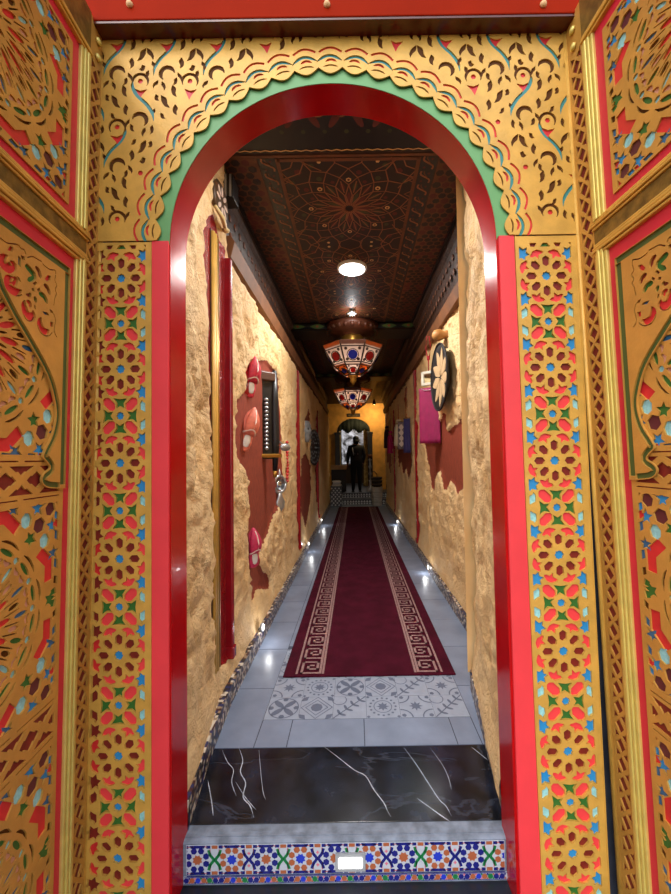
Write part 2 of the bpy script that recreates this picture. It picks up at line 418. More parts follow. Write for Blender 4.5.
# ============================================================= DOOR LEAVES
U0 = .48
def medallion(u0, zc, Rm, hw, hh, sv=1.):
    """square panel: wheel of petals inside a ring of bent bars, stars and hexagons in the corners"""
    o = []
    def P(l): return [(x, zc+(y-zc)*sv) for x, y in l]
    B = Rm*1.16
    for k in range(8):
        a = 22.5+45*k
        c = B/math.cos(R(22.5))*.97
        half = 12.5
        bar = [( (B*1.06)/math.cos(R(d)), d) for d in (-half, 0, half)]
        outp = [(c*1.075*math.cos(R(22.5))/math.cos(R(22.5-abs(d))), d) for d in (-11.2, 0, 11.2)]
        inp = [(c*.945*math.cos(R(22.5))/math.cos(R(22.5-abs(d))), d) for d in (10.4, 0, -10.4)]
        o.append((P([(u0+r_*math.cos(R(a+d)), zc+r_*math.sin(R(a+d))) for r_, d in outp+inp]), 'rd'))
        a = 45*k; o.append((P(pol(u0, zc, a, star(Rm*1.17, 0, Rm*.105, 5, .5, 0))), 'gr'))
    for k in range(16):
        a = 22.5*k
        o.append((P(ribbon([(u0+r_*math.cos(R(a+d)), zc+r_*math.sin(R(a+d))) for d, r_ in ((3, Rm*.985), (7, Rm*1.0), (11.2, Rm*1.005), (15.5, Rm*1.0), (19.5, Rm*.985))], Rm*.035, True)), 'db'))
        o.append((P(pol(u0, zc, a+11.25, [(Rm*.9+y, x) for x, y in lens(Rm*.22, Rm*.065)])), 'gr'))
        o.append((P(ngon(u0+Rm*.885*math.cos(R(a)), zc+Rm*.885*math.sin(R(a)), Rm*.042, 7)), 'lb'))
        for s in (-1, 1):
            o.append((P(pol(u0, zc, a+11.25, [(Rm*.79+x*.6+abs(y)*.4, s*Rm*.065+y) for x, y in lens(Rm*.1, Rm*.13, 4)])), 'pk'))
        o.append((P(pol(u0, zc, a, [(Rm*.71+x, y) for x, y in lens(Rm*.19, Rm*.06)])), ('dbl', 'gr', 'lb', 'dbl')[k % 4]))
        o.append((P(pol(u0, zc, a+11.25, [(Rm*.62+x, y) for x, y in lens(Rm*.15, Rm*.065, 4)])), ('pk', 'db')[k % 2]))
        o.append((P(pol(u0, zc, a, [(Rm*.45+x, y) for x, y in lens(Rm*.25, Rm*.075)])), 'rd'))
        o.append((P(pol(u0, zc, a+11.25, [(Rm*.36+x, y) for x, y in lens(Rm*.14, Rm*.03, 4)])), 'db'))
        if k % 2 == 0: o.append((P(pol(u0, zc, a+11.25, [(Rm*.22+x, y) for x, y in lens(Rm*.12, Rm*.06, 4)])), 'dr'))
        for s in (-1, 1): o.append((P(pol(u0, zc, a+11.25+s*4.3, [(Rm*.48, s*.0), (Rm*.5, s*Rm*.02), (Rm*.69, s*Rm*.012), (Rm*.69, 0)])), 'db'))
    o.append((P(star(u0, zc, Rm*.1, 8, .7)), 'bl'))
    q_ = hw/.315
    corner = [(.245, .085, 'lb', 'h', .034), (.245, -.085, 'lb', 'h', .034)]
    for sx in (-1, 1):
        for sy in (-1, 1):
            def C(x, y): return (u0+sx*x*q_, zc+sy*y*q_)
            its = []
            for (x, y) in ((.247, .178), (.178, .247)): its.append((ngon(*C(x, y), .020, 7, 20, 1.15), 'lb'))
            for (x, y, r_) in ((.285, .135, .024), (.135, .285, .024), (.276, .218, .026), (.218, .276, .026)): its.append((star(*C(x, y), r_, 5, .42, 90*sy), 'bl' if x+y > .45 else 'dbl'))
            its.append((ngon(*C(.226, .226), .024, 6, 45), 'pu'))
            its.append((ngon(*C(.268, .268), .022, 6, 15), 'pu'))
            its.append(([C(.296, .302), C(.296, .275), C(.280, .302)], 'rd')); 
            for y in (.02,): pass
            for (x, y, c, l) in ((.298, .22, 'rd', .03), (.298, .10, 'dbl', .036), (.298, .05, 'db', .03), (.298, .185, 'dbl', .036), (.296, .245, 'bl', .03)):
                its.append(([C(x-.011, y-l/2*.4), C(x+.006, y-l/2), C(x+.006, y+l/2*.6), C(x-.009, y+l/2)], c))
                its.append(([C(y-l/2*.4, x-.011), C(y-l/2, x+.006), C(y+l/2*.6, x+.006), C(y+l/2, x-.009)], c))
            its.append(([C(.283, .006), C(.301, .008), C(.296, .03), C(.277, .024)], 'gr'))
            its.append(([C(.006, .283), C(.008, .301), C(.03, .296), C(.024, .277)], 'gr'))
            o += [(P(p), c) for p, c in its]
    return [(clip(p, u0-hw+.010, zc-hh+.008, u0+hw-.010, zc+hh-.008), c) for p, c in o]
def dband(u0, hw, z0, z1):
    o = []; h = z1-z0
    for a, b in ((z0+.001, z0+.005), (z1-.005, z1-.001)):
        for x0, x1 in ((-hw+.012, -hw+.15), (-hw+.17, -hw+.30), (-hw+.33, hw-.33), (hw-.30, hw-.17), (hw-.15, hw-.012)): o.append(([(u0+x0, a), (u0+x1, a), (u0+x1, b), (u0+x0, b)], 'dr'))
    p = .105; nn = int(2*hw/p)+1; zc = (z0+z1)/2; hz = h/2-.016
    for k in range(-nn, nn+1):
        x = u0+k*p/2
        if k % 2 == 0:
            d = [(x-p*.34, zc), (x-p*.2, zc+hz*.35), (x-p*.16, zc+hz*.28), (x, zc+hz*.62), (x+p*.16, zc+hz*.28), (x+p*.2, zc+hz*.35), (x+p*.34, zc), (x+p*.2, zc-hz*.35), (x+p*.16, zc-hz*.28), (x, zc-hz*.62), (x-p*.16, zc-hz*.28), (x-p*.2, zc-hz*.35)]
            o.append((d, 'dr'))
        else:
            for s in (-1, 1): o.append(([(x-p*.40, zc+s*hz), (x+p*.40, zc+s*hz), (x+p*.17, zc+s*hz*.55), (x+p*.12, zc+s*hz*.62), (x, zc+s*hz*.28), (x-p*.12, zc+s*hz*.62), (x-p*.17, zc+s*hz*.55)], 'dr'))
    return [(clip(pq, u0-hw+.010, z0, u0+hw-.010, z1), c) for pq, c in o]

def build_leaf(name, side, X0, rotz, lean, label):
    s = side
    rt = empty(name, (X0, -.004, 0)); rt.rotation_euler = (0, R(lean), R(rotz))
    M = Matrix.Translation((X0, -.004, 0)) @ rt.rotation_euler.to_matrix().to_4x4(); Mi = M.inverted()
    fm = lambda x, y, h: (-s*h, -x, y)
    ZB, ZT = -.20, 2.965
    # body board
    mb = MB(); mb.box((-s*-.045, 0, ZB), (-s*-.001, -.96, ZT)); obj('door_board', mb, [CRIM], rt)['label'] = 'crimson board of the door'
    # lattice stile (hinge side)
    hs = []; p = .0635; z = ZB+.05; k = 0
    uA, uB = .014, .070; w = uB-uA
    while z < 2.80:
        c = uA+w*.5; y0, y1 = z, z+p
        hs.append(([(uA+.002, y0+p*.16), (uA+.002, y0+p*.84), (uA+w*.20, y0+p*.62), (uA+w*.22, y0+p*.66), (c-w*.08, y0+p*.5), (uA+w*.22, y0+p*.34), (uA+w*.20, y0+p*.38)], 'mb'))
        hs.append(([(uB-.002, y0+p*.16), (uB-.002, y0+p*.84), (uB-w*.20, y0+p*.62), (uB-w*.22, y0+p*.66), (c+w*.08, y0+p*.5), (uB-w*.22, y0+p*.34), (uB-w*.20, y0+p*.38)], 'mb'))
        hs.append(([(c, y0-p*.38), (c+w*.34, y0), (c, y0+p*.38), (c-w*.34, y0)], 'mb'))
        z += p
    fr = lambda x, y, h: fm(x, y, h)
    obj('lattice_stile', fret([(0, ZB), (.078, ZB), (.078, ZT), (0, ZT)], hs, fr, .0055, INAMES), [GOLDL]+IM, rt)
    mb = MB(); mb.tube([fm(-.004, ZB, .006), fm(-.004, 2.95, .006)], .0085, 10); mb.box(fm(-.012, ZB, -.03), fm(.004, 2.95, .002))
    obj('edge_bead', mb, [GOLD], rt)
    for zz in (2.845, 2.905):
        mb = MB(); mb.lathe([(.013, 0), (.012, .006), (.005, .010), (.001, .011)], 12, 0, fm(.04, zz, .008), 'x') if s < 0 else mb.lathe([(.001, -.011), (.005, -.010), (.012, -.006), (.013, 0)], 12, 0, fm(.04, zz, .008), 'x')
        obj('stud', mb, [GOLDB], rt, recalc=True)
    # panels
    pu0, pu1 = .165, 2*U0-.165; hw = U0-.165
    hs = medallion(U0, 2.49, .235, hw, .268, .86)
    obj('upper_panel', fret([(pu0, 2.222), (pu1, 2.222), (pu1, 2.758), (pu0, 2.758)], hs, fm, .005, INAMES), [GOLDL]+IM, rt)
    # lower panel: ogee field, band, square, band, square
    lp0, lp1 = .160, 2*U0-.160
    hs = []
    hs += [h for h in medallion(U0, 1.715, .235, hw, .30) if len(h[0]) >= 3]
    hs += dband(U0, hw, 1.298, 1.408)
    hs += medallion(U0, .995, .235, hw, .295)
    hs += dband(U0, hw, .572, .690)
    hs += medallion(U0, .268, .235, hw, .295)
    obj('lower_panel', fret([(lp0, ZB+.06), (lp1, ZB+.06), (lp1, 2.022), (lp0, 2.022)], [h for h in hs if len(h[0]) >= 3], fm, .005, INAMES), [GOLDL]+IM, rt)
    # ogee corner boards
    if s < 0: cv = [(0, 289), (14, 316), (30, 343), (47, 374), (54, 396), (56.5, 415), (53, 434), (46, 449), (43.5, 457), (48, 463), (50.5, 468), (45, 473), (42, 479), (44, 485), (50, 488), (62, 488.5)]
    def up(px, py):
        Pw = on_plane(px, py, M @ Vector((-s*.012, 0, 0)), (M.to_3x3() @ Vector((1, 0, 0)))); l = Mi @ Pw; return (-l.y, l.z)
    if s < 0:
        build_leaf.cv = [up(*p_) for p_ in cv]; build_leaf.up = up
        zz = lambda a, b: up(a/5.96, 230+b/5.96)
        st = []
        def S(c, w, *pts): st.append((ribbon(smooth_pts([zz(*p_) for p_ in pts], 4), w, True), c))
        def Tt(c, *pts): st.append(([zz(*p_) for p_ in pts], c))
        S('rd', .026, (48, 150), (22, 165), (18, 195), (40, 222), (70, 225), (84, 205), (62, 185)); Tt('rd', (45, 120), (62, 92), (84, 108), (74, 130))
        S('rd', .024, (78, 280), (56, 290), (48, 320), (66, 352), (100, 368), (132, 358)); S('rd', .014, (78, 282), (98, 296), (88, 318), (72, 316))
        S('rd', .022, (150, 418), (146, 450), (158, 492), (180, 516), (200, 505), (198, 478)); S('rd', .013, (160, 420), (182, 440), (178, 460))
        S('rd', .020, (248, 520), (240, 548), (252, 588), (276, 606), (296, 596)); Tt('rd', (300, 545), (320, 552), (318, 578), (300, 575))
        Tt('rd', (268, 290), (286, 268), (306, 275), (302, 300), (280, 308)); Tt('dbl', (110, 150), (128, 170), (126, 225), (110, 205)); Tt('dr', (125, 148), (150, 160), (152, 182), (132, 172))
        S('gr', .018, (150, 215), (170, 225), (195, 255), (215, 265)); S('gr', .014, (165, 300), (195, 290), (215, 270)); S('dr', .014, (212, 215), (236, 250), (242, 290))
        S('dr', .014, (262, 325), (285, 345), (300, 388)); S('gr', .016, (232, 380), (262, 392), (285, 440)); S('gr', .012, (210, 395), (215, 420), (222, 430))
        Tt('dr', (196, 318), (212, 304), (224, 316), (208, 332)); Tt('dr', (222, 352), (238, 342), (242, 360), (230, 372)); Tt('dr', (190, 345), (206, 348), (208, 368), (194, 362))
        Tt('dbl', (252, 482), (285, 492), (296, 508), (268, 504)); Tt('dr', (202, 440), (214, 452), (218, 478), (206, 466)); Tt('dr', (102, 272), (118, 285), (130, 312), (112, 300))
        S('dr', .010, (156, 385), (180, 388), (178, 372)); Tt('dr', (296, 470), (312, 480), (322, 500), (304, 492))
        # fine scalloped outline groove
        for pts in (((0, 45), (40, 75), (78, 82), (110, 88), (128, 110), (146, 118), (156, 145)), ((165, 165), (195, 158), (215, 168), (235, 180), (250, 188)), ((255, 200), (268, 214), (300, 236), (330, 240), (334, 262)),
                    ((334, 270), (328, 300), (340, 330), (330, 352), (338, 380), (330, 400), (322, 450)), ((322, 500), (332, 540), (324, 590), (330, 620), (342, 640)), ((225, 545), (228, 580), (250, 618), (290, 632), (312, 612)), ((135, 430), (134, 480), (160, 535), (200, 542), (214, 520)), ((36, 270), (40, 340), (70, 378), (110, 394), (132, 384))):
            st.append((ribbon(smooth_pts([zz(*p_) for p_ in pts], 3), .0035), 'dr'))
        build_leaf.st = st
    cvp = smooth_pts(build_leaf.cv, 4)
    apex = (U0, cvp[0][1]+.125)
    c0 = smooth_pts([apex, (U0-.035, cvp[0][1]+.06), cvp[0]], 3)[:-1]+cvp
    outl = [(U0, 2.018)]+c0+[(lp0, c0[-1][1]), (lp0, 2.018)]
    def inset(path, d): return ribbon(path, d)
    hb = []
    lineA = [(x+.0, z) for x, z in c0]
    cl = [c0[0]]+[tuple(Vector(p_)+Vector((-(Vector(c0[min(i+1, len(c0)-1)])-Vector(c0[i-1])).normalized().y, (Vector(c0[min(i+1, len(c0)-1)])-Vector(c0[i-1])).normalized().x))*-.011) for i, p_ in enumerate(c0) if i > 0]
    cl = cl[1:-1]
    hb.append((ribbon(cl, .016), 'dg'))
    hb.append(([(lp0+.001, c0[-1][1]+.012), (lp0+.024, c0[-1][1]+.012), (lp0+.024, 1.996), (lp0+.001, 1.996)], 'dg'))
    hb.append(([(lp0+.002, 1.9965), (lp0+.002, 2.0165), (U0-.002, 2.0165), (U0-.002, 1.9965)], 'dg'))
    hb += [(clip(p_, lp0+.027, 0, U0-.004, 1.994), c) for p_, c in build_leaf.st]
    for mir in (0, 1):
        g = (lambda x, y, h: fm(2*U0-x, y, h+.0054)) if mir else (lambda x, y, h: fm(x, y, h+.0054))
        ob = obj('ogee_board', fret(outl, [h for h in hb if len(h[0]) >= 3], g, .006, INAMES), [GOLDL]+IM, rt)
        ob['label'] = 'plain gold ogee corner with green outline and red scrolls'
    # red border lines are the board itself; mouldings in three steps
    def mould(u0_, z0, u1, z1, name_='moulding'):
        mb = MB()
        vert = (u1-u0_) < (z1-z0)
        n_ = 4
        for i in range(n_):
            a, b = i/n_, (i+1)/n_
            hgt = (.012, .017, .014, .009)[i]
            if vert: A_, B_ = (u0_+(u1-u0_)*a, z0), (u0_+(u1-u0_)*b-.0015, z1)
            else: A_, B_ = (u0_, z0+(z1-z0)*a+.0015), (u1, z0+(z1-z0)*b)
            mb.box(fm(A_[0], A_[1], -.006), fm(B_[0], B_[1], hgt), 0, .003)
        return obj(name_, mb, [GOLDB if vert else GOLD], rt)
    e = 2*U0
    mould(.079, 2.185, .128, 2.80); mould(.079, ZB, .128, 2.085); mould(e-.128, 2.185, e-.079, 2.80); mould(e-.128, ZB, e-.079, 2.085)
    mould(.070, 2.155, e-.070, 2.192); mould(.070, 2.066, e-.070, 2.110); mould(.079, 2.795, e-.079, 2.835)
    mb = MB(); mb.box(fm(.075, 2.110, -.006), fm(e-.075, 2.155, .006)); mb.box(fm(.079, 2.835, -.006), fm(e-.05, ZT, .008)); mb.box(fm(e-.078, ZB, -.006), fm(e, ZT, .010))
    obj('rail', mb, [GOLDD], rt)
    tag(rt, label, 'door', 'open carved door leaves', 'structure')
    return rt
build_leaf('door_1', -1, -.955, 5.5, .9, 'left open door leaf with carved gold panels on crimson')
build_leaf('door_2', 1, .893, 4.0, -1.83, 'right open door leaf with carved gold panels on crimson')
del build_leaf.up
# ================================================================ CORRIDOR
CEIL = 3.216; YE = 9.85
PLI = (232, 196, 138)
def plaster_mat():
    mt = mat('rough_cream_plaster', (236, 200, 146), .75); nt = mt.node_tree; b = nt.nodes['Principled BSDF']; L = nt.links.new
    tc = nt.nodes.new('ShaderNodeTexCoord')
    n1 = nt.nodes.new('ShaderNodeTexNoise'); n1.inputs['Scale'].default_value = 3.5; n1.inputs['Detail'].default_value = 8; L(tc.outputs['Object'], n1.inputs['Vector'])
    r1 = nt.nodes.new('ShaderNodeValToRGB'); r1.color_ramp.elements[0].position = .3; r1.color_ramp.elements[1].position = .7
    r1.color_ramp.elements[0].color = lin((226, 184, 124))+(1,); r1.color_ramp.elements[1].color = lin((238, 206, 154))+(1,); L(n1.outputs['Fac'], r1.inputs['Fac'])
    # painted boards where the plaster leaves off
    wv = nt.nodes.new('ShaderNodeTexNoise'); mp = nt.nodes.new('ShaderNodeMapping'); mp.inputs['Scale'].default_value = (10, 60, 4); L(tc.outputs['Object'], mp.inputs['Vector']); L(mp.outputs['Vector'], wv.inputs['Vector']); wv.inputs['Detail'].default_value = 4
    rb = nt.nodes.new('ShaderNodeValToRGB'); rb.color_ramp.elements[0].position = .35; rb.color_ramp.elements[1].position = .7
    rb.color_ramp.elements[0].color = lin((112, 42, 24))+(1,); rb.color_ramp.elements[1].color = lin((166, 74, 48))+(1,); L(wv.outputs['Fac'], rb.inputs['Fac'])
    cur = r1.outputs['Color']
    for at, col in (('brown', rb.outputs['Color']), ('red', None)):
        a = nt.nodes.new('ShaderNodeAttribute'); a.attribute_name = at
        g = nt.nodes.new('ShaderNodeMath'); g.operation = 'GREATER_THAN'; g.inputs[1].default_value = 0; L(a.outputs['Fac'], g.inputs[0])
        mx = nt.nodes.new('ShaderNodeMix'); mx.data_type = 'RGBA'; L(g.outputs[0], mx.inputs[0]); L(cur, mx.inputs[6])
        if col: L(col, mx.inputs[7])
        else: mx.inputs[7].default_value = lin((150, 16, 20))+(1,)
        cur = mx.outputs[2]
    L(cur, b.inputs['Base Color'])
    a = nt.nodes.new('ShaderNodeAttribute'); a.attribute_name = 'red'
    mr = nt.nodes.new('ShaderNodeMapRange'); mr.inputs[1].default_value = -.001; mr.inputs[2].default_value = .001; mr.inputs[3].default_value = .7; mr.inputs[4].default_value = .25; L(a.outputs['Fac'], mr.inputs[0]); L(mr.outputs[0], b.inputs['Roughness'])
    n2 = nt.nodes.new('ShaderNodeTexNoise'); n2.inputs['Scale'].default_value = 45; n2.inputs['Detail'].default_value = 6; L(tc.outputs['Object'], n2.inputs['Vector'])
    bp = nt.nodes.new('ShaderNodeBump'); bp.inputs['Strength'].default_value = .7; bp.inputs['Distance'].default_value = .018
    n3 = nt.nodes.new('ShaderNodeTexNoise'); n3.inputs['Scale'].default_value = 8.5; n3.inputs['Detail'].default_value = 8; n3.inputs['Roughness'].default_value = .65; n3.inputs['Distortion'].default_value = .8; L(tc.outputs['Object'], n3.inputs['Vector'])
    ad = nt.nodes.new('ShaderNodeMath'); ad.operation = 'MULTIPLY_ADD'; ad.inputs[1].default_value = 4.; L(n3.outputs['Fac'], ad.inputs[0]); L(n2.outputs['Fac'], ad.inputs[2])
    iv = nt.nodes.new('ShaderNodeAttribute'); iv.attribute_name = 'brown'; g5 = nt.nodes.new('ShaderNodeMath'); g5.operation = 'LESS_THAN'; g5.inputs[1].default_value = 0; L(iv.outputs['Fac'], g5.inputs[0]); g6 = nt.nodes.new('ShaderNodeMath'); g6.operation = 'MULTIPLY'; L(ad.outputs[0], g6.inputs[0]); L(g5.outputs[0], g6.inputs[1]); L(g6.outputs[0], bp.inputs['Height']); L(bp.outputs['Normal'], b.inputs['Normal'])
    return mt
PLAS = plaster_mat()
def sdf(poly, x, y):
    inside = False; dm = 9.
    n = len(poly)
    for i in range(n):
        ax, ay = poly[i]; bx, by = poly[(i+1) % n]
        if (ay > y) != (by > y) and x < (bx-ax)*(y-ay)/(by-ay)+ax: inside = not inside
        dx, dy = bx-ax, by-ay; l = dx*dx+dy*dy
        t = max(0, min(1, ((x-ax)*dx+(y-ay)*dy)/l)) if l else 0
        d = (ax+t*dx-x)**2+(ay+t*dy-y)**2
        if d < dm: dm = d
    dm = math.sqrt(dm); return dm if inside else -dm
def sm(a, b, t): t = max(0, min(1, (t-a)/(b-a))); return t*t*(3-2*t)
def plaster_wall(name, base, sg, ys, zs, brown, red, seed):
    """height field of trowelled plaster; base(y,z) = x of the face, sg = direction into the corridor"""
    mb = MB(); nb = []; nr = []
    bbs = {id(p): (min(a for a, b in p)-.05, max(a for a, b in p)+.05, min(b for a, b in p)-.05, max(b for a, b in p)+.05) for p in brown+red}
    def fld(polys, y, z):
        best = -.05
        for p in polys:
            b = bbs[id(p)]
            if b[0] < y < b[1] and b[2] < z < b[3]: best = max(best, sdf(p, y, z))
        return best
    for y in ys:
        for z in zs:
            v = Vector((y*1.0, z, seed))
            jit = .012*noise.noise(Vector((y*14, z*9, seed)))
            b_ = fld(brown, y+jit, z+jit); r_ = fld(red, y+jit, z+jit)
            a = noise.fractal(v*2.2, .8, 2, 6); c = noise.ridged_multi_fractal(Vector((y*3.4, z*2.2, seed+5)), .9, 2.1, 4, 1, 2)
            e = noise.fractal(Vector((y*11+2*a, z*9, seed+9)), .8, 2.1, 3)
            g2 = noise.noise(Vector((y*6+a, z*4.5+2*e, seed+21)))
            lump = abs(noise.noise(Vector((y*5.2, z*3.1+a, seed+33))))
            amp = sm(.12, .5, z)
            h = (.017*a+.018*(c-1)+.010*e+.020*max(0, g2)-.030*sm(.12, 0, lump)*.6)*(.25+.75*amp)
            h += .028*sm(.30, .09, z)
            cb = sm(-.012, .012, b_); cr = sm(-.012, .012, r_); cut = max(cb, cr)
            h = h*(1-cut)-(.026 if cb > cr else .010)*cut
            mb.v.append((base(y, z)+sg*h, y, z)); nb.append(b_); nr.append(r_)
    nz = len(zs)
    for i in range(len(ys)-1):
        for j in range(nz-1):
            qd = [i*nz+j, (i+1)*nz+j, (i+1)*nz+j+1, i*nz+j+1]
            mb.f.append(qd[::-1] if sg > 0 else qd); mb.m.append(0); mb.sm.append(True)
    o = obj(name, mb, [PLAS])
    for nm, dat in (('brown', nb), ('red', nr)):
        at = o.data.attributes.new(nm, 'FLOAT', 'POINT'); at.data.foreach_set('value', dat)
    return o
def steps(a, b, s0, s1):
    out = [a]; 
    while out[-1] < b: out.append(out[-1]+s0+(s1-s0)*(out[-1]-a)/(b-a))
    out[-1] = b; return out
WL, WR = -.79, .925
def pl(X, pts): return [(p.y, p.z) for p in (at_x(a, b, X) for a, b in pts)]
redL = [pl(WL, [(204, 216), (197, 232), (200, 254), (201, 278), (202, 303), (203, 325), (197, 338), (198, 365), (203, 390), (207, 400), (208, 450), (210, 500), (212, 560), (213, 600), (215, 667), (226, 664), (230, 650), (229.5, 600), (228.5, 480), (227, 380), (226, 250), (219, 240), (212, 214)])]
brL = [pl(WL, [(249, 385), (244, 394), (238.4, 401), (238, 428), (238, 456), (243, 468), (249, 482.5), (250, 500), (249, 533), (250, 568), (252, 580), (252, 600), (255, 600), (257, 590), (263, 588), (264, 590), (270, 588), (270.7, 583), (268.7, 575), (263, 571), (261, 564), (260, 547), (261, 536), (264, 544), (266, 539), (269.5, 531.7), (272.6, 519), (277, 511), (281, 500), (283, 480), (282, 440), (281, 400), (278, 375), (268, 360), (256, 361), (250, 372)]),
       pl(WL, [(301, 462), (306, 452), (311, 466), (312, 490), (310, 508), (308, 522), (305, 530), (303.5, 515), (301.5, 520), (300.5, 495)]), pl(WL, [(305, 420), (309, 405), (311, 430), (307, 440)]), pl(WL, [(315, 470), (318, 462), (319, 495), (316.5, 505)])]
redLL = redL+[pl(WL, [(245, 372), (249, 362), (255, 366), (258, 385), (254, 398), (247, 392)])]
def strip(y, hw, z0, z1): return [(y-hw, z0), (y-hw*1.3, (z0+z1)/2), (y-hw, z1), (y+hw, z1+.03), (y+hw*1.2, (2*z0+z1)/3), (y+hw, z0-.02)]
YP = dict(l1=at_x(297.5, 545, WL).y+.1, l2=at_x(318, 525, WL).y, r1=4.2, r2=7.3)
redLL += [strip(YP['l1'], .05, .16, 2.66), strip(YP['l2'], .045, .16, 2.45)]
brR = [pl(WR, [(424, 443), (438, 443), (438.5, 424), (443, 412), (447, 420), (448, 432), (452, 427), (458, 422), (463, 415), (467, 400), (469, 400), (471, 430), (471, 482), (463, 487), (460, 493), (457, 496), (453, 485), (449, 480), (447.5, 490), (443, 490), (440, 470), (437, 475), (433, 491), (431, 488), (428, 470), (426, 455)]),
       pl(WR, [(397, 447), (411, 450), (411, 470), (408, 482), (406, 468), (403, 475), (401, 462), (399, 470)]), pl(WR, [(386, 440), (390, 436), (391.5, 462), (390, 476), (388, 462), (386.5, 468)]), pl(WR, [(384, 405), (389, 400), (390, 424), (386, 430)])]
redR = [strip(YP['r1'], .05, .12, 2.72), strip(YP['r2'], .045, .12, 2.5), pl(WR, [(404.5, 388), (407, 386), (407.5, 425), (404.5, 430)])]
zsg = [.095+.0255*i for i in range(123)]
def baseL(y, z): return WL+.095*sm(.85, .1, y)-.10*sm(2.64, 2.74, z)*sm(.95, 1.1, y)
wl = plaster_wall('wall_left', baseL, 1, steps(.126, YE, .017, .075), zsg, brL, redLL, 3.1)
tag(wl, 'rough cream plaster wall with brown and red patches, left side of the corridor', 'wall', kind='structure')
def baseR(y, z): return WR
wr = plaster_wall('wall_right', baseR, -1, steps(.80, YE, .019, .075), zsg, brR, redR, 8.7)
tag(wr, 'rough cream plaster wall with ragged brown patches, right side of the corridor', 'wall', kind='structure')
# short splayed pier behind the right jamb
def baseP(y, z): return .545+.165*((y-.1)/.85)
pier = plaster_wall('wall_right_pier', baseP, -1, steps(.122, .955, .016, .016), zsg, [], [], 14.2)
mb = MB(); mb.box((.735, .945, .02), (1.05, .99, 3.2)); 
n = len(zsg)
x0 = baseP(.95, 1)
mb2 = MB(); mb2.add([(x0-.05, .955, z) for z in zsg]+[(x0+.02, .985, z) for z in zsg]+[(1.0, .99, z) for z in zsg], [(i, i+1, n+i+1, n+i) for i in range(n-1)]+[(n+i, n+i+1, 2*n+i+1, 2*n+i) for i in range(n-1)], 0, True)
obj('end_face', mb2, [PLAS], pier)
tag(pier, 'splayed cream plaster pier just inside the right jamb', 'wall', kind='structure')
# solid backing of the walls, keeping daylight out
mb = MB(); mb.box((-1.2, .12, -.24), (-.90, 14.5, 3.6)); mb.box((1.02, .12, -.24), (1.4, 14.5, 3.6)); mb.box((-1.2, .12, 3.26), (1.4, 14.5, 3.6))
tag(obj('wall_outer', mb, [WALLM]), 'dark masonry carrying the plaster, hidden behind it', 'wall', kind='structure')

# ------------------------------------------------------------------- floor
TILE = mat('blue_grey_floor_tile', (122, 134, 156), .32, 0, .14, 5, .05, 60)
GROUT = mat('dark_grout', (66, 72, 88), .8)
DEC = mat('pale_decor_tile', (146, 156, 174), .35, 0, .06, 20)
DECL = mat('decor_line_grey', (92, 102, 124), .4)
CREAM = mat('tile_cream_white', (186, 192, 204), .3)
fl = MB(); fl.box((-1.0, .16, -.05), (1.05, 14.4, -.002), 0)
def tile(x0, y0, x1, y1, mi=1):
    g = .0025; fl.box((x0+g, y0+g, -.01), (x1-g, y1-g, 0), mi)
fr_y = .520
fx = [-.78, -.517, -.357, .025, .479, .598, .93]
DY0, DY1 = .712, 1.44
for a, b in zip(fx[1:-2], fx[2:-1]): tile(a, fr_y, b, DY0)
yb = [fr_y, .985, 1.45, 1.90, 2.35, 2.82, 3.29, 3.76, 4.23, 4.7, 5.17, 5.64, 6.11, 6.58, 7.05, 7.52, 7.99, 8.46, 8.93, 9.4, 9.72]
for a, b in zip(yb[:-1], yb[1:]):
    tile(-.78, a, -.517, b); tile(.598, a, .93, b)
    if a > 1.3: tile(-.517, a+.04, .04, b+.04); tile(.04, a+.04, .598, b+.04)
floor = obj('floor', fl, [GROUT, TILE]); tag(floor, 'blue-grey tiled corridor floor', 'floor', kind='structure')
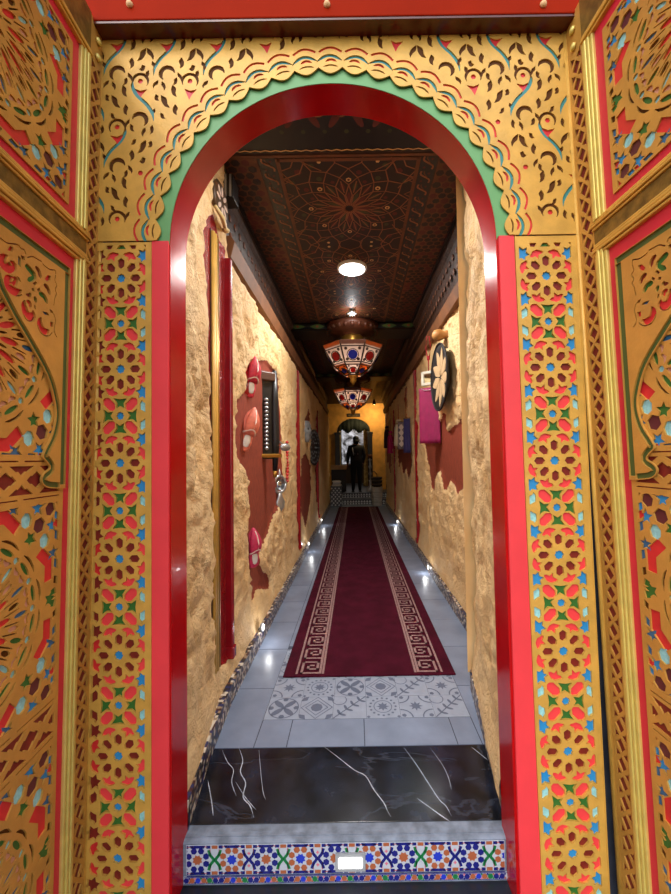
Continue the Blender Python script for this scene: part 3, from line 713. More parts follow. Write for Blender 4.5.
# patterned tiles
dt = MB(); cw = 1.115/6
fz = lambda x, y, h: (x, y, h)
for i in range(6):
    for j in range(4):
        x0 = -.517+cw*i; y0 = DY0+.183*j; cx, cy = x0+cw/2, y0+.0915; h_ = .0925; g = .001 if (i % 2 == 0) else 0
        dt.box((x0+.0008, y0+.0008, -.006), (x0+cw-.0008, y0+.183-.0008, .0006), 0)
        k = ((0, 1, 3, 4, 2, 3), (2, 4, 0, 1, 3, 2), (1, 3, 2, 0, 4, 1), (4, 0, 1, 2, 1, 0))[j][i]
        Lp = lambda p_: dt.flat(p_, fz, .0012, 1)
        if k == 0:
            for d in range(4):
                a = 45+90*d; Lp(pol(cx, cy, a, lens(.09, .035)) if 0 else pol(cx, cy, a, [(.045+x, y) for x, y in lens(.08, .034)])); Lp(ngon(cx+.07*math.cos(R(90*d)), cy+.07*math.sin(R(90*d)), .016, 6))
            Lp(ribbon(arc(cx, cy, .082, 0, 360, 24), .006)); Lp(ngon(cx, cy, .012, 8))
        elif k == 1:
            for s_ in (.088, .062): 
                qd = ngon(cx, cy, s_, 4); Lp(ribbon(qd+[qd[0]], .006))
            Lp(ngon(cx, cy, .034, 8)); 
            for d in range(4): Lp(pol(cx, cy, 45+90*d, [(.105, -.03), (.12, 0), (.105, .03), (.085, 0)]))
        elif k == 2:
            for d in range(4):
                sx_, sy_ = ((1, 1), (-1, 1), (-1, -1), (1, -1))[d]
                Lp(ribbon(arc(cx+sx_*.09, cy+sy_*.09, .062, 0, 360, 20)[{(1, 1): 10, (-1, 1): 15, (-1, -1): 0, (1, -1): 5}[(sx_, sy_)]:][:6], .008)); Lp(ngon(cx+sx_*.074, cy+sy_*.074, .014, 5))
            Lp(star(cx, cy, .04, 8, .5)); 
        elif k == 3:
            Lp(ribbon([(cx-.09, cy-.09), (cx+.09, cy+.09)], .007))
            for t in (-.055, -.018, .018, .055):
                Lp(pol(cx+t, cy+t, 110, [(.018+x, y) for x, y in lens(.04, .016)])); Lp(pol(cx+t, cy+t, -20, [(.018+x, y) for x, y in lens(.04, .016)]))
            Lp(ribbon(arc(cx-.06, cy+.06, .04, 180, 400, 10), .005))
        else:
            for d in range(16): Lp(ngon(cx+.072*math.cos(R(22.5*d)), cy+.072*math.sin(R(22.5*d)), .008, 5))
            Lp(ribbon(arc(cx, cy, .05, 0, 360, 20), .005)); Lp(star(cx, cy, .036, 8, .55))
            for d in range(4): Lp(ngon(cx+.082*(1 if d % 3 else -1), cy+.082*(1 if d < 2 else -1), .011, 4))
obj('patterned_tiles', dt, [DEC, DECL], floor)['label'] = 'pale decor tiles with grey motifs'
# marble threshold and riser
def marble():
    mt = mat('black_marble', (20, 22, 28), .22, 0); nt = mt.node_tree; b = nt.nodes['Principled BSDF']; L = nt.links.new
    tc = nt.nodes.new('ShaderNodeTexCoord'); mp = nt.nodes.new('ShaderNodeMapping'); mp.inputs['Rotation'].default_value = (0, 0, R(50)); mp.inputs['Scale'].default_value = (1.5, 5., 1.5); L(tc.outputs['Object'], mp.inputs['Vector'])
    n0 = nt.nodes.new('ShaderNodeTexNoise'); n0.inputs['Scale'].default_value = 1.1; n0.inputs['Detail'].default_value = 5; n0.inputs['Distortion'].default_value = .5; L(mp.outputs['Vector'], n0.inputs['Vector'])
    r = nt.nodes.new('ShaderNodeValToRGB'); e = r.color_ramp.elements; e[0].position = .488; e[0].color = (0, 0, 0, 1); e[1].position = .5; e[1].color = (1, 1, 1, 1); e2 = r.color_ramp.elements.new(.512); e2.color = (0, 0, 0, 1); L(n0.outputs['Fac'], r.inputs['Fac'])
    n1 = nt.nodes.new('ShaderNodeTexNoise'); n1.inputs['Scale'].default_value = 9; n1.inputs['Detail'].default_value = 8; L(tc.outputs['Object'], n1.inputs['Vector'])
    r1 = nt.nodes.new('ShaderNodeValToRGB'); r1.color_ramp.elements[0].position = .4; r1.color_ramp.elements[0].color = lin((10, 13, 20))+(1,); r1.color_ramp.elements[1].position = .75; r1.color_ramp.elements[1].color = lin((36, 42, 58))+(1,); L(n1.outputs['Fac'], r1.inputs['Fac'])
    n2 = nt.nodes.new('ShaderNodeTexNoise'); n2.inputs['Scale'].default_value = 3; L(tc.outputs['Object'], n2.inputs['Vector'])
    mm = nt.nodes.new('ShaderNodeMath'); mm.operation = 'MULTIPLY'; L(r.outputs['Color'], mm.inputs[0]); L(n2.outputs['Fac'], mm.inputs[1])
    mx = nt.nodes.new('ShaderNodeMix'); mx.data_type = 'RGBA'; L(mm.outputs[0], mx.inputs[0]); L(r1.outputs['Color'], mx.inputs[6]); mx.inputs[7].default_value = lin((64, 70, 84))+(1,); L(mx.outputs[2], b.inputs['Base Color'])
    return mt
MARB = marble()
mb = MB(); mb.box((-.80, .146, -.03), (.70, fr_y-.002, .0), 0, .002)
VEIN = mat('white_marble_vein', (176, 182, 194), .25, 0, .3, 30)
for pts, w_ in (([(322, 745), (338, 757), (354, 770), (366, 776), (374, 790), (384, 803), (388, 811), (391, 817)], .0035), ([(404, 747), (416, 764), (430, 785), (440, 800), (446, 806), (451, 816)], .003), ([(417, 798), (428, 806), (440, 815), (450, 822)], .004), ([(430, 748), (442, 764), (448, 778), (452, 790)], .0018),
                ([(471, 747), (478, 752), (488, 760)], .003), ([(239, 747), (243, 760), (240, 772), (246, 783), (243, 797), (250, 806), (254, 818)], .004), ([(222, 750), (228, 762), (234, 770), (232, 782), (236, 796)], .003), ([(259, 750), (261, 772), (263, 792), (266, 800)], .0018), ([(208, 780), (211, 800), (213, 816)], .0035), ([(236, 782), (245, 797), (256, 810)], .002)):
    P = [at_z(a+random.uniform(-.6, .6), b, 0) for a, b in pts]
    mb.flat(ribbon(smooth_pts([(p.x, p.y) for p in P], 4), w_, True), fz, .0006, 1)
thr = obj('trim_3', mb, [MARB, VEIN]); tag(thr, 'black marble threshold slab with white veins', 'threshold', kind='structure')
CEM = mat('worn_grey_cement', (112, 122, 138), .7, 0, .35, 18, .5, 40)
RX0, RX1 = -.665, .548; YR = .100
riser = MB(); riser.box((-.72, YR+.004, -.235), (.62, .15, -.004), 0); riser.prism([(YR-.012, -.232), (YR+.02, -.232), (YR+.046, -.003), (YR+.02, -.003), (YR-.006, -.008), (YR-.012, -.014)], lambda y, z, h: (h, y, z), RX0, RX1, 0)
ro = obj('trim_4', riser, [CEM], recalc=True); tag(ro, 'worn grey cement step riser with a band of mosaic tiles', 'step', kind='structure')
zm = MB(); ZC = dict(w=0, n=1, b=2, o=3, g=4, p=5)
ZM = [CREAM, mat('zellige_navy', (30, 34, 120), .25), mat('zellige_blue', (36, 58, 190), .25), mat('zellige_brown', (166, 92, 58), .3), mat('zellige_green', (20, 116, 62), .3), mat('zellige_rose', (206, 110, 130), .3)]
z0, z1 = -.124, -.018; zc = (z0+z1)/2; hz = (z1-z0)/2
zf_ = lambda x, y, h: (x, YR-.0125-h, y)
zm.prism([(RX0+.02, z0), (RX1-.02, z0), (RX1-.02, z1), (RX0+.02, z1)], zf_, -.003, .001, 0)
xs0, pitch = at_y(199, 851, YR).x, (at_y(437, 850, YR).x-at_y(199, 851, YR).x)/7
def Z(p_, c): 
    p_ = clip(p_, RX0+.022, z0+.001, RX1-.022, z1-.001)
    if len(p_) > 2 and abs(area(p_)) > 1e-6: zm.flat(p_, zf_, .0016, ZC[c])
for i in range(-1, 10):
    cx = xs0+pitch*i; main, ring = (('o', 'n'), ('b', 'o'))[i % 2]
    Z(star(cx, zc, .0195, 8, .72, 22), main)
    for k in range(8):
        a = 45*k+22.5; Z(ngon(cx+.0345*math.cos(R(a)), zc+.0345*math.sin(R(a)), 0.0122, 6, a), ring)
    qd = [(cx-.047, zc-.047), (cx+.047, zc-.047), (cx+.047, zc+.047), (cx-.047, zc+.047), (cx-.047, zc-.047)]
    for e in range(4):
        (ax, ay), (bx, by) = qd[e], qd[e+1]
        Z(ribbon([(ax+(bx-ax)*.08, ay+(by-ay)*.08), (ax+(bx-ax)*.36, ay+(by-ay)*.36)], .0035), 'p'); Z(ribbon([(ax+(bx-ax)*.64, ay+(by-ay)*.64), (ax+(bx-ax)*.92, ay+(by-ay)*.92)], .0035), 'p')
    for s_ in (-1, 1): Z([(cx-.030, zc+s_*hz), (cx+.030, zc+s_*hz), (cx+.024, zc+s_*(hz-.011)), (cx-.024, zc+s_*(hz-.011))], 'n')
    kx = cx+pitch/2; kc = 'gn'[(i) % 2]
    for s_ in (-1, 1):
        Z(ribbon(smooth_pts([(kx+s_*.022, zc+.036), (kx+s_*.016, zc+.018), (kx+s_*.005, zc+.004), (kx+s_*.005, zc-.004), (kx+s_*.016, zc-.018), (kx+s_*.022, zc-.036)], 3), .0105), kc)
        Z(star(kx, zc+s_*.022, .007, 4, .6), 'p' if kc == 'n' else 'w')
        Z([(kx-.011, zc+s_*hz), (kx+.011, zc+s_*hz), (kx+.011, zc+s_*(hz-.013)), (kx-.011, zc+s_*(hz-.013))], 'o')
        for t in (-1, 1): Z([(kx+t*.015, zc+s_*hz), (kx+t*.03, zc+s_*hz), (kx+t*.03, zc+s_*(hz-.012)), (kx+t*.015, zc+s_*(hz-.012))], 'n')
zb0, zb1 = -.157, -.130
zm.prism([(RX0+.01, zb0), (RX1-.01, zb0), (RX1-.01, zb1), (RX0+.01, zb1)], zf_, -.003, .001, 0)
x = RX0+.02; k = 0
for zz, c in ((zb1-.001, 'n'), (zb0+.0035, 'n')): zm.flat([(RX0+.012, zz-.0025), (RX1-.012, zz-.0025), (RX1-.012, zz), (RX0+.012, zz)], zf_, .0015, ZC[c])
zm.flat([(RX0+.022, z0-.006), (RX1-.022, z0-.006), (RX1-.022, z0-.003), (RX0+.022, z0-.003)], zf_, .0016, 1)
while x < RX1-.02:
    zz = (zb0+zb1)/2; zm.flat(ngon(x, zz, .0105, 6), zf_, .0016, ZC['nobogn'[k % 6]])
    zm.flat(ngon(x+.011, zz+.007, .0045, 4), zf_, .0016, ZC['npgnop'[k % 6]]); zm.flat(ngon(x+.011, zz-.007, .0045, 4), zf_, .0016, ZC['onpogn'[k % 6]])
    x += .0215; k += 1
obj('mosaic_band', zm, ZM, ro)['label'] = 'blue, green, brown and white mosaic tiles'
LEDM = mat('led_white', (255, 250, 240), .4, emit=(255, 248, 235), estr=4)
GREYP = mat('grey_plastic_frame', (150, 154, 160), .4)
led = empty('step_light', (at_y(350.5, 857, YR).x, YR-.014, at_y(350.5, 857, YR).z))
mb = MB(); mb.prism([(-.055, -.032), (.055, -.032), (.055, .032), (-.055, .032)], lambda x, z, h: (x, -h, z), -.004, .006); obj('housing', mb, [GREYP], led, recalc=True)
mb = MB(); mb.prism([(-.042, -.017), (.042, -.017), (.042, .017), (-.042, .017)], lambda x, z, h: (x, -h, z), .006, .009); obj('lens', mb, [LEDM], led, recalc=True)['label'] = 'glowing white lens'
tag(led, 'small lit rectangular step light set in the mosaic riser', 'light')
# lower landing in front
mb = MB(); mb.box((-3.2, -4, -.30), (3.2, .10, -.162)); tag(obj('ground', mb, [mat('dark_landing_stone', (30, 34, 42), .3, 0, .3, 6)]), 'dark polished stone landing before the doorway', 'ground', kind='structure')

# baseboards
def mosaic():
    mt = mat('small_mosaic', (60, 50, 60), .35); nt = mt.node_tree; b = nt.nodes['Principled BSDF']; L = nt.links.new
    tc = nt.nodes.new('ShaderNodeTexCoord'); v = nt.nodes.new('ShaderNodeTexVoronoi'); v.inputs['Scale'].default_value = 58; v.inputs['Randomness'].default_value = .35; L(tc.outputs['Object'], v.inputs['Vector'])
    r = nt.nodes.new('ShaderNodeValToRGB'); r.color_ramp.interpolation = 'CONSTANT'
    cs = [(0, (24, 22, 34)), (.3, (206, 196, 180)), (.52, (70, 34, 34)), (.68, (34, 44, 92)), (.84, (150, 128, 104))]
    r.color_ramp.elements[0].color = lin(cs[0][1])+(1,); r.color_ramp.elements[1].position = cs[1][0]; r.color_ramp.elements[1].color = lin(cs[1][1])+(1,)
    for p_, c in cs[2:]: e = r.color_ramp.elements.new(p_); e.color = lin(c)+(1,)
    sp = nt.nodes.new('ShaderNodeSeparateColor'); L(v.outputs['Color'], sp.inputs['Color']); L(sp.outputs[0], r.inputs['Fac']); L(r.outputs['Color'], b.inputs['Base Color'])
    return mt
MOS = mosaic()
mb = MB(); mb.prism([(-.655, .126), (-.700, .45), (-.732, .85), (-.732, 9.72), (-.88, 9.72), (-.88, .126)], lambda x, y, h: (x, y, h), 0, .105); tag(obj('baseboard_left', mb, [MOS], recalc=True), 'low strip of dark and cream mosaic along the left wall foot', 'baseboard', kind='structure')
mb = MB(); mb.prism([(.548, .126), (.672, .955), (.690, .985), (.868, 1.0), (.868, 9.72), (1.0, 9.72), (1.0, .126)], lambda x, y, h: (x, y, h), 0, .105); tag(obj('baseboard_right', mb, [MOS], recalc=True), 'low strip of dark and cream mosaic along the right wall foot', 'baseboard', kind='structure')

# ------------------------------------------------------------------ runner
RUG = mat('maroon_rug_pile', (68, 14, 32), .95, 0, .22, 7, .5, 260, spec=.1)
RUGL = mat('rug_tan_yarn', (148, 118, 116), .95, 0, .15, 60, .4, 260, spec=.1)
rx0, rx1, ry0, ry1 = -.485, .622, 1.088, 9.28
rug = MB(); rug.box((rx0, ry0, .002), (rx1, ry1, .012), 0, .003)
gz = lambda x, y, h: (x, y, h)
mid = (rx0+rx1)/2
for s_ in (-1, 1):
    X = lambda d: mid+s_*d
    for a, b in ((.292, .306), (.462, .476)): rug.flat([(X(a), ry0+.02), (X(b), ry0+.02), (X(b), ry1-.02), (X(a), ry1-.02)], gz, .0135, 1)
    P_ = .178; nk = int((ry1-ry0-.05)/P_); wd = .132; off = .318
    for k in range(nk):
        y0 = ry0+.03+k*P_; ux, uy = wd/6, P_/7
        path = [(6, 0), (0, 0), (0, 6), (4.6, 6), (4.6, 2), (1.7, 2), (1.7, 4.2), (3.2, 4.2)] if 1 else []
        # reading from the inner edge outwards
        pth = [(X(off+wd*(px_/6)) if s_ < 0 else X(off+wd*(1-px_/6)), y0+py_*uy) for px_, py_ in path]
        pth = [(6, 0), (.5, 0), (.5, 5), (5, 5), (5, 1.75), (2.2, 1.75), (2.2, 3.4), (3.6, 3.4)]
        pth = [(X(off+wd*(1-px_/6)), y0+py_*uy) for px_, py_ in pth]
        lw = .0165
        for (ax, ay), (bx, by) in zip(pth[:-1], pth[1:]):
            rug.flat([(min(ax, bx)-lw/2, min(ay, by)-lw/2), (max(ax, bx)+lw/2, min(ay, by)-lw/2), (max(ax, bx)+lw/2, max(ay, by)+lw/2), (min(ax, bx)-lw/2, max(ay, by)+lw/2)], gz, .0137, 1)
        yy = y0+7*uy; ex = X(off+0)
        rug.flat([(min(ex-lw/2, ex+lw/2), y0-lw/2), (ex+lw/2, y0-lw/2), (ex+lw/2, yy), (ex-lw/2, yy)], gz, .0136, 1)
tag(obj('runner_rug', rug, [RUG, RUGL]), 'long maroon runner with tan key-pattern borders along the corridor floor', 'rug')

# ----------------------------------------------------------------- ceiling
CW = mat('painted_cedar_dark', (56, 30, 18), .55, 0, .3, 10)
CL = mat('painted_cedar_line', (134, 78, 42), .5)
CRD = mat('painted_cedar_red', (86, 26, 20), .55); CGR = mat('painted_cedar_green', (56, 58, 30), .55); CCR = mat('painted_cedar_cream', (206, 162, 100), .5); CBK = mat('painted_black_wood', (22, 17, 15), .4); CBR = mat('painted_cedar_brown', (98, 54, 26), .55, 0, .2, 12)
ce = MB(); ce.box((-.90, .12, CEIL), (1.02, 14.4, CEIL+.05), 0)
cz = lambda x, y, h: (x, y, CEIL-h)
def cf(p_, mi, h): 
    if len(p_) > 2: ce.flat(p_, cz, h, mi)
SS = .80
def panel(y0, y1, dens=1):
    fx0, fx1 = -.445, .416; cx = (fx0+fx1)/2; hw_ = (fx1-fx0)/2
    cf([(fx0, y0), (fx1, y0), (fx1, y1), (fx0, y1)], 6, .002)
    for a, b in ((fx0-.012, fx0+.012), (fx1-.012, fx1+.012)): cf([(a, y0), (b, y0), (b, y1), (a, y1)], 5 if 0 else 7, .006)
    for yy in (y0+.012, y1-.012): cf([(fx0, yy-.012), (fx1, yy-.012), (fx1, yy+.012), (fx0, yy+.012)], 7, .006)
    nst = max(1, round((y1-y0)/.92)); pp = (y1-y0)/nst
    for i in range(nst):
        cy = y0+pp*(i+.5)
        def ln(pts, w_=.008, mi=1): cf(clip(ribbon(pts, w_), fx0, y0, fx1, y1), mi, .004)
        def pc(r_, d): return (cx+SS*r_*math.cos(R(d)), cy+SS*r_*math.sin(R(d)))
        for k in range(16):
            a = 22.5*k; a2 = a+11.25
            for sg_ in (1, -1): ln([pc(r_, a+sg_*d) for d, r_ in ((0, .035), (8.5, .12), (9.5, .17), (0, .29))], .008)
            cf(pol(cx, cy, a, [(SS*(.14+x_), SS*y_) for x_, y_ in lens(.13, .034, 4)]), (2, 3, 2, 6)[k % 4], .0035)
            ln([pc(.20, a2), pc(.335, a2)], .008); ln([pc(.29, a), pc(.375, a2), pc(.29, a+22.5)], .008)
            ln([pc(.375, a2), pc(.46, a), pc(.375, a-11.25)], .008); ln([pc(.46, a), pc(.53, a2), pc(.46, a+22.5)], .008); ln([pc(.53, a2), pc(.66, a2)], .008)
            cf(pol(cx, cy, a2, [(SS*(.27+x_), SS*y_) for x_, y_ in lens(.09, .04, 4)]), 2 if k % 2 else 3, .0035)
            if k % 2 == 0: cf(ngon(*pc(.345, a), .019, 6, a), 4, .004); cf(ngon(*pc(.345, a), .010, 6, a), 2, .005)
            else: cf(ngon(*pc(.345, a), .016, 5, a), 2, .004)
            q_ = pc(.43, a2)
            if fx0+.03 < q_[0] < fx1-.03 and y0+.03 < q_[1] < y1-.03: cf(ngon(*q_, .020, 6, a), (2, 3, 6)[k % 3], .004)
        for sx in (-1, 1):
            for sy in (-1, 1):
                ox, oy = cx+sx*hw_, cy+sy*pp/2
                for r_ in (.10, .17): ln([(ox-sx*r_, oy), (ox-sx*r_*.7, oy-sy*r_*.7), (ox, oy-sy*r_)], .008)
                ln([(ox-sx*.10, oy), (ox-sx*.26, oy-sy*.1)], .007); ln([(ox, oy-sy*.1), (ox-sx*.1, oy-sy*.26)], .007)
                cf(ngon(ox-sx*.11, oy-sy*.11, .026, 5), 2, .0035); cf(ngon(ox-sx*.2, oy-sy*.06, .02, 6), 3, .0035); cf(ngon(ox-sx*.06, oy-sy*.2, .02, 6), 3, .0035)
                cf(ngon(ox-sx*.25, oy-sy*.03, .013, 6), 4, .004)
            for t in (-.3, -.15, 0, .15, .3):
                yy = cy+t*pp; ln([(cx+sx*hw_, yy-.03), (cx+sx*(hw_-.05), yy), (cx+sx*hw_, yy+.03)], .007)
    # twisted chain strips and cell strips on both sides
    for a, b in ((fx0-.115, fx0-.015), (fx1+.015, fx1+.115)):
        cf([(a, y0), (b, y0), (b, y1), (a, y1)], 5, .002); c_ = (a+b)/2
        y_ = y0
        while y_ < y1-.09:
            cf(ribbon(smooth_pts([(c_-.03, y_), (c_-.03, y_+.03), (c_+.03, y_+.07), (c_+.03, y_+.10)], 3), .012), 1, .004); cf(ribbon(smooth_pts([(c_-.012, y_), (c_-.01, y_+.02), (c_+.02, y_+.06)], 3), .006), 7, .004); cf(ngon(c_+.02, y_+.02, .01, 4), 2, .004); cf(ngon(c_-.02, y_+.085, .01, 4), 2, .004); y_ += .115
    for a, b in ((-.86, fx0-.125), (fx1+.125, .84)):
        cf([(a, y0), (b, y0), (b, y1), (a, y1)], 7, .001)
        y_ = y0+.03; r0 = 0
        while y_ < y1-.03:
            x_ = a+.03+(r0 % 2)*.03
            while x_ < b-.015:
                cf(ngon(x_, y_, .027+.004*random.random(), 6, random.uniform(0, 60), .95), 6 if (random.random() < .72) else 2, .003); x_ += .062
            y_ += .052; r0 += 1
panel(.86, 3.58); panel(4.05, 6.5); panel(6.8, 9.7)
# dark cross panel nearest the arch
cf([(-.86, .13), (.84, .13), (.84, .82), (-.86, .82)], 5, .002)
for i in range(14):
    x_ = -.80+i*.12
    cf(pol(x_, .60, 60 if i % 2 else 120, lens(.13, .04)), 2, .004); cf(ribbon(arc(x_+.03, .55, .04, 20, 300, 10), .009), 1, .004); cf(ngon(x_+.06, .68, .014, 6), 3, .004)
    cf(ribbon(arc(x_, .35, .05, 0, 300, 10), .009), 1, .004); cf(pol(x_+.05, .32, 90, lens(.1, .03)), 2, .004)
cf(ribbon([(-.86+i*.03, .80+.008*(i % 2)) for i in range(57)], .007), 4, .004)
cf([(-.86, .835), (.84, .835), (.84, .855), (-.86, .855)], 7, .004)
ceil = obj('ceiling', ce, [CW, CL, CRD, CGR, CCR, CBK, mat('painted_cedar_deep', (36, 19, 12), .55), CBR]); tag(ceil, 'dark painted wooden ceiling with geometric star panels', 'ceiling', kind='structure')
# cross beams
for yb_, lb_ in ((3.58, 'dark cross beam with green diamonds under the ceiling before the first lantern'), (6.5, 'dark cross beam under the ceiling before the second lantern')):
    b_ = MB(); b_.box((-.86, yb_, CEIL-.10), (.86, yb_+.42, CEIL+.01), 0, .006)
    for s_ in (-1, 1):
        for zz in (CEIL-.012, CEIL-.09): b_.box((-.86, yb_-.006, zz-.006), (.86, yb_, zz+.006), 1)
        for i in range(3):
            cx = s_*(.22+.26*i); b_.flat(pol(cx, CEIL-.051, 0, [(-.10, 0), (-.03, -.03), (.03, -.03), (.10, 0), (.03, .03), (-.03, .03)]), lambda x, z, h: (x, yb_-h, z), .002, 2); b_.flat(ngon(cx, CEIL-.051, .02, 8), lambda x, z, h: (x, yb_-h, z), .004, 3)
    o = obj('ceiling_beam', b_, [CBK, CBR, mat('beam_green', (70, 92, 44), .5), CL]); tag(o, lb_, 'beam', kind='structure')
# friezes and mouldings
FRZ = mat('carved_frieze_wood', (58, 34, 20), .5, 0, .5, 26, .6, 30)
BRN = mat('brown_moulding', (112, 68, 34), .7, 0, .2, 8)
for nm, xw, xi, lab in (('frieze', -.90, -.80, 'dark carved frieze under the ceiling above the left wall'), ('frieze', 1.0, .80, 'dark carved frieze under the ceiling above the right wall')):
    s_ = 1 if xw < 0 else -1
    f_ = MB(); y0 = 1.02; 
    f_.prism([(xi, CEIL), (xi, CEIL-.06), (xi-s_*.03, CEIL-.09), (xi-s_*.06*(1 if s_ > 0 else 1.6), CEIL-.34), (xw, CEIL-.36), (xw, CEIL)], lambda x, z, h: (x, h, z), y0, 9.7, 0)
    y_ = y0+.05
    while y_ < 9.6:
        for zz in (CEIL-.15, CEIL-.25):
            xx = xi-s_*(.03+.03*((CEIL-.09-zz)/.25)*(1 if s_ > 0 else 1.6)); f_.lathe([(.001, 0), (.02, .004), (.03, .008), (.02, .012), (.001, .014)], 8, 2, (xx-.007, y_+(.05 if zz < CEIL-.2 else 0), zz), 'x')
        y_ += .11 if y_ < 5 else .2
    fo = obj('frieze', f_, [FRZ, BRN, CBR], recalc=True); tag(fo, lab, 'frieze', kind='structure')
    m_ = MB(); xa = xi-s_*(.005 if s_ > 0 else .095)
    m_.prism([(xa+s_*.02, CEIL-.36), (xa+s_*.045, CEIL-.40), (xa+s_*.02, CEIL-.50), (xw, CEIL-.50), (xw, CEIL-.36)], lambda x, z, h: (x, h, z), y0+.02, 9.7, 0)
    obj('moulding', m_, [BRN], fo, recalc=True)['label'] = 'plain brown moulding below the carving'
    t_ = MB(); t_.box((xi+s_*.0, y0-.5, CEIL-.022), (xi+s_*.02, 9.7, CEIL-.002)); obj('edge_strip', t_, [CBK], fo)
# ============================================================ THINGS ON THE WALLS
def M_(n, c, **k): return mat(n, c, **k)
BLK = M_('black_leather', (24, 22, 22), rough=.45); SILV = M_('dull_silver', (176, 178, 180), rough=.3, metal=.8); BRASS = M_('old_brass', (168, 124, 52), rough=.35, metal=.8)
RPOST = M_('red_gloss_post', (140, 14, 24), rough=.25, var=.15)
XS = -.815                                     # face of the bare boards on the left
def wl_pt(px, py, X=WL): p = at_x(px, py, X); return p.y, p.z
# gilded door frame strip in the red recess
y_g = wl_pt(214.5, 450)[0]; y_r = wl_pt(225, 450)[0]
fr_ = empty('gilded_frame_strip', (-.797, y_g, .235))
mb = MB(); mb.box((-.02, -.055, 0), (.012, .065, 2.46)); obj('back_strip', mb, [M_('dark_gap_brown', (70, 46, 24), rough=.5)], fr_)  # strip coloured dark to give the shaded gap between the rods
for dy, r_, mg in ((-.036, .013, GOLD), (-.010, .015, GOLD), (.028, .010, BRASS)):
    mb = MB(); mb.tube([(.016, dy, .01), (.016, dy, 2.45)], r_, 10); obj('rod', mb, [mg], fr_)
tag(fr_, 'gilded vertical frame strip set in the red recess of the left wall', 'frame')
def post(loc, h, r_, lab, foot=True):
    o = empty('red_post', loc); mb = MB(); mb.box((-.03, -r_, 0), (r_*.9, r_, h), 0, r_*.35); obj('shaft', mb, [RPOST], o)
    mb = MB(); mb.box((-.03, -r_*1.4, -.02), (r_*1.3, r_*1.4, .05), 0, .006); obj('foot', mb, [RPOST], o)
    tag(o, lab, 'post'); return o
post((-.778, y_r+.05, .215), 2.45, .020, 'glossy red post beside the gilded strip on the left wall')
post((-.785, YP['l1'], .20), 2.42, .03, 'dark red post after the brown patch on the left wall')
post((-.785, YP['l2'], .2), 2.2, .028, 'far dark red post behind the round black plate on the left')
o = post((.92, YP['r1'], .15), 2.55, .03, 'dark red post past the magenta hanging on the right wall'); o.rotation_euler.z = PI
o = post((.92, YP['r2'], .15), 2.35, .028, 'far dark red post near the archway on the right wall'); o.rotation_euler.z = PI

def loft(mb, secs, n=14, mi=0):
    """secs: (z, xc, yc, rx, ry)"""
    vs = []
    for z, xc, yc, rx, ry in secs:
        for k in range(n): t = 2*PI*k/n; vs.append((xc+rx*math.cos(t), yc+ry*math.sin(t), z))
    fs = [(i*n+k, i*n+(k+1) % n, (i+1)*n+(k+1) % n, (i+1)*n+k) for i in range(len(secs)-1) for k in range(n)]
    fs += [tuple(range(n-1, -1, -1)), tuple((len(secs)-1)*n+k for k in range(n))]; mb.add(vs, fs, mi, True)
def slipper(loc, size, col, trim, rot, lab):
    o = empty('slipper', loc); o.rotation_euler = rot
    mb = MB(); loft(mb, [(-.155, .012, 0, .010, .022), (-.145, .014, 0, .013, .042), (-.09, .014, 0, .013, .052), (0, .014, 0, .013, .050), (.07, .014, 0, .013, .056), (.12, .016, 0, .012, .042), (.155, .022, 0, .008, .015), (.17, .028, 0, .004, .005)])
    obj('sole', mb, [col], o)
    mb = MB(); loft(mb, [(-.04, .03, 0, .012, .046), (-.02, .04, 0, .024, .052), (.0, .047, 0, .030, .054), (.05, .052, 0, .034, .056), (.10, .046, 0, .028, .044), (.145, .036, 0, .016, .022), (.168, .032, 0, .006, .007)])
    obj('vamp', mb, [col], o)
    mb = MB(); loft(mb, [(-.128, .026, 0, .004, .008), (-.118, .027, 0, .005, .022), (-.085, .029, 0, .006, .029), (-.05, .029, 0, .006, .026), (-.03, .028, 0, .004, .010)])
    obj('insole', mb, [M_('pale_insole', (226, 220, 208), rough=.6)], o)['label'] = 'pale insole'
    mb = MB(); mb.tube([(.030, -.050, -.032), (.050, -.040, -.022), (.066, -.018, -.008), (.070, 0, -.004), (.066, .018, -.008), (.050, .040, -.022), (.030, .050, -.032)], .007, 6)
    mb.tube([(.074, 0, .0), (.085, 0, .05), (.074, 0, .10), (.052, 0, .145)], .005, 6)
    obj('trim_cord', mb, [trim], o, recalc=True)
    o.scale = (size,)*3; tag(o, lab, 'slipper', 'slippers hung on the left wall'); return o
COR = M_('coral_cloth', (226, 122, 96), rough=.6, var=.15, vscale=30); PNK = M_('deep_pink_cloth', (198, 44, 84), rough=.6, var=.2, vscale=30); PNK2 = M_('rose_red_cloth', (206, 50, 70), rough=.6, var=.2, vscale=30)
PALE = M_('pale_trim', (232, 206, 190), rough=.5)
a = wl_pt(249, 430); slipper((XS+.01, a[0], a[1]), 1.05, COR, PALE, (R(-16), 0, R(-38)), 'coral slipper with pale oval insole on the brown board')
a = wl_pt(252, 378); slipper((XS+.01, a[0], a[1]), 1.0, PNK2, PALE, (R(-8), 0, R(-35)), 'rose-red slipper hung at the top of the brown board')
a = wl_pt(254, 548); slipper((XS+.01, a[0], a[1]), .95, PNK, PALE, (R(4), 0, R(-35)), 'deep pink slipper hung low on the brown board')
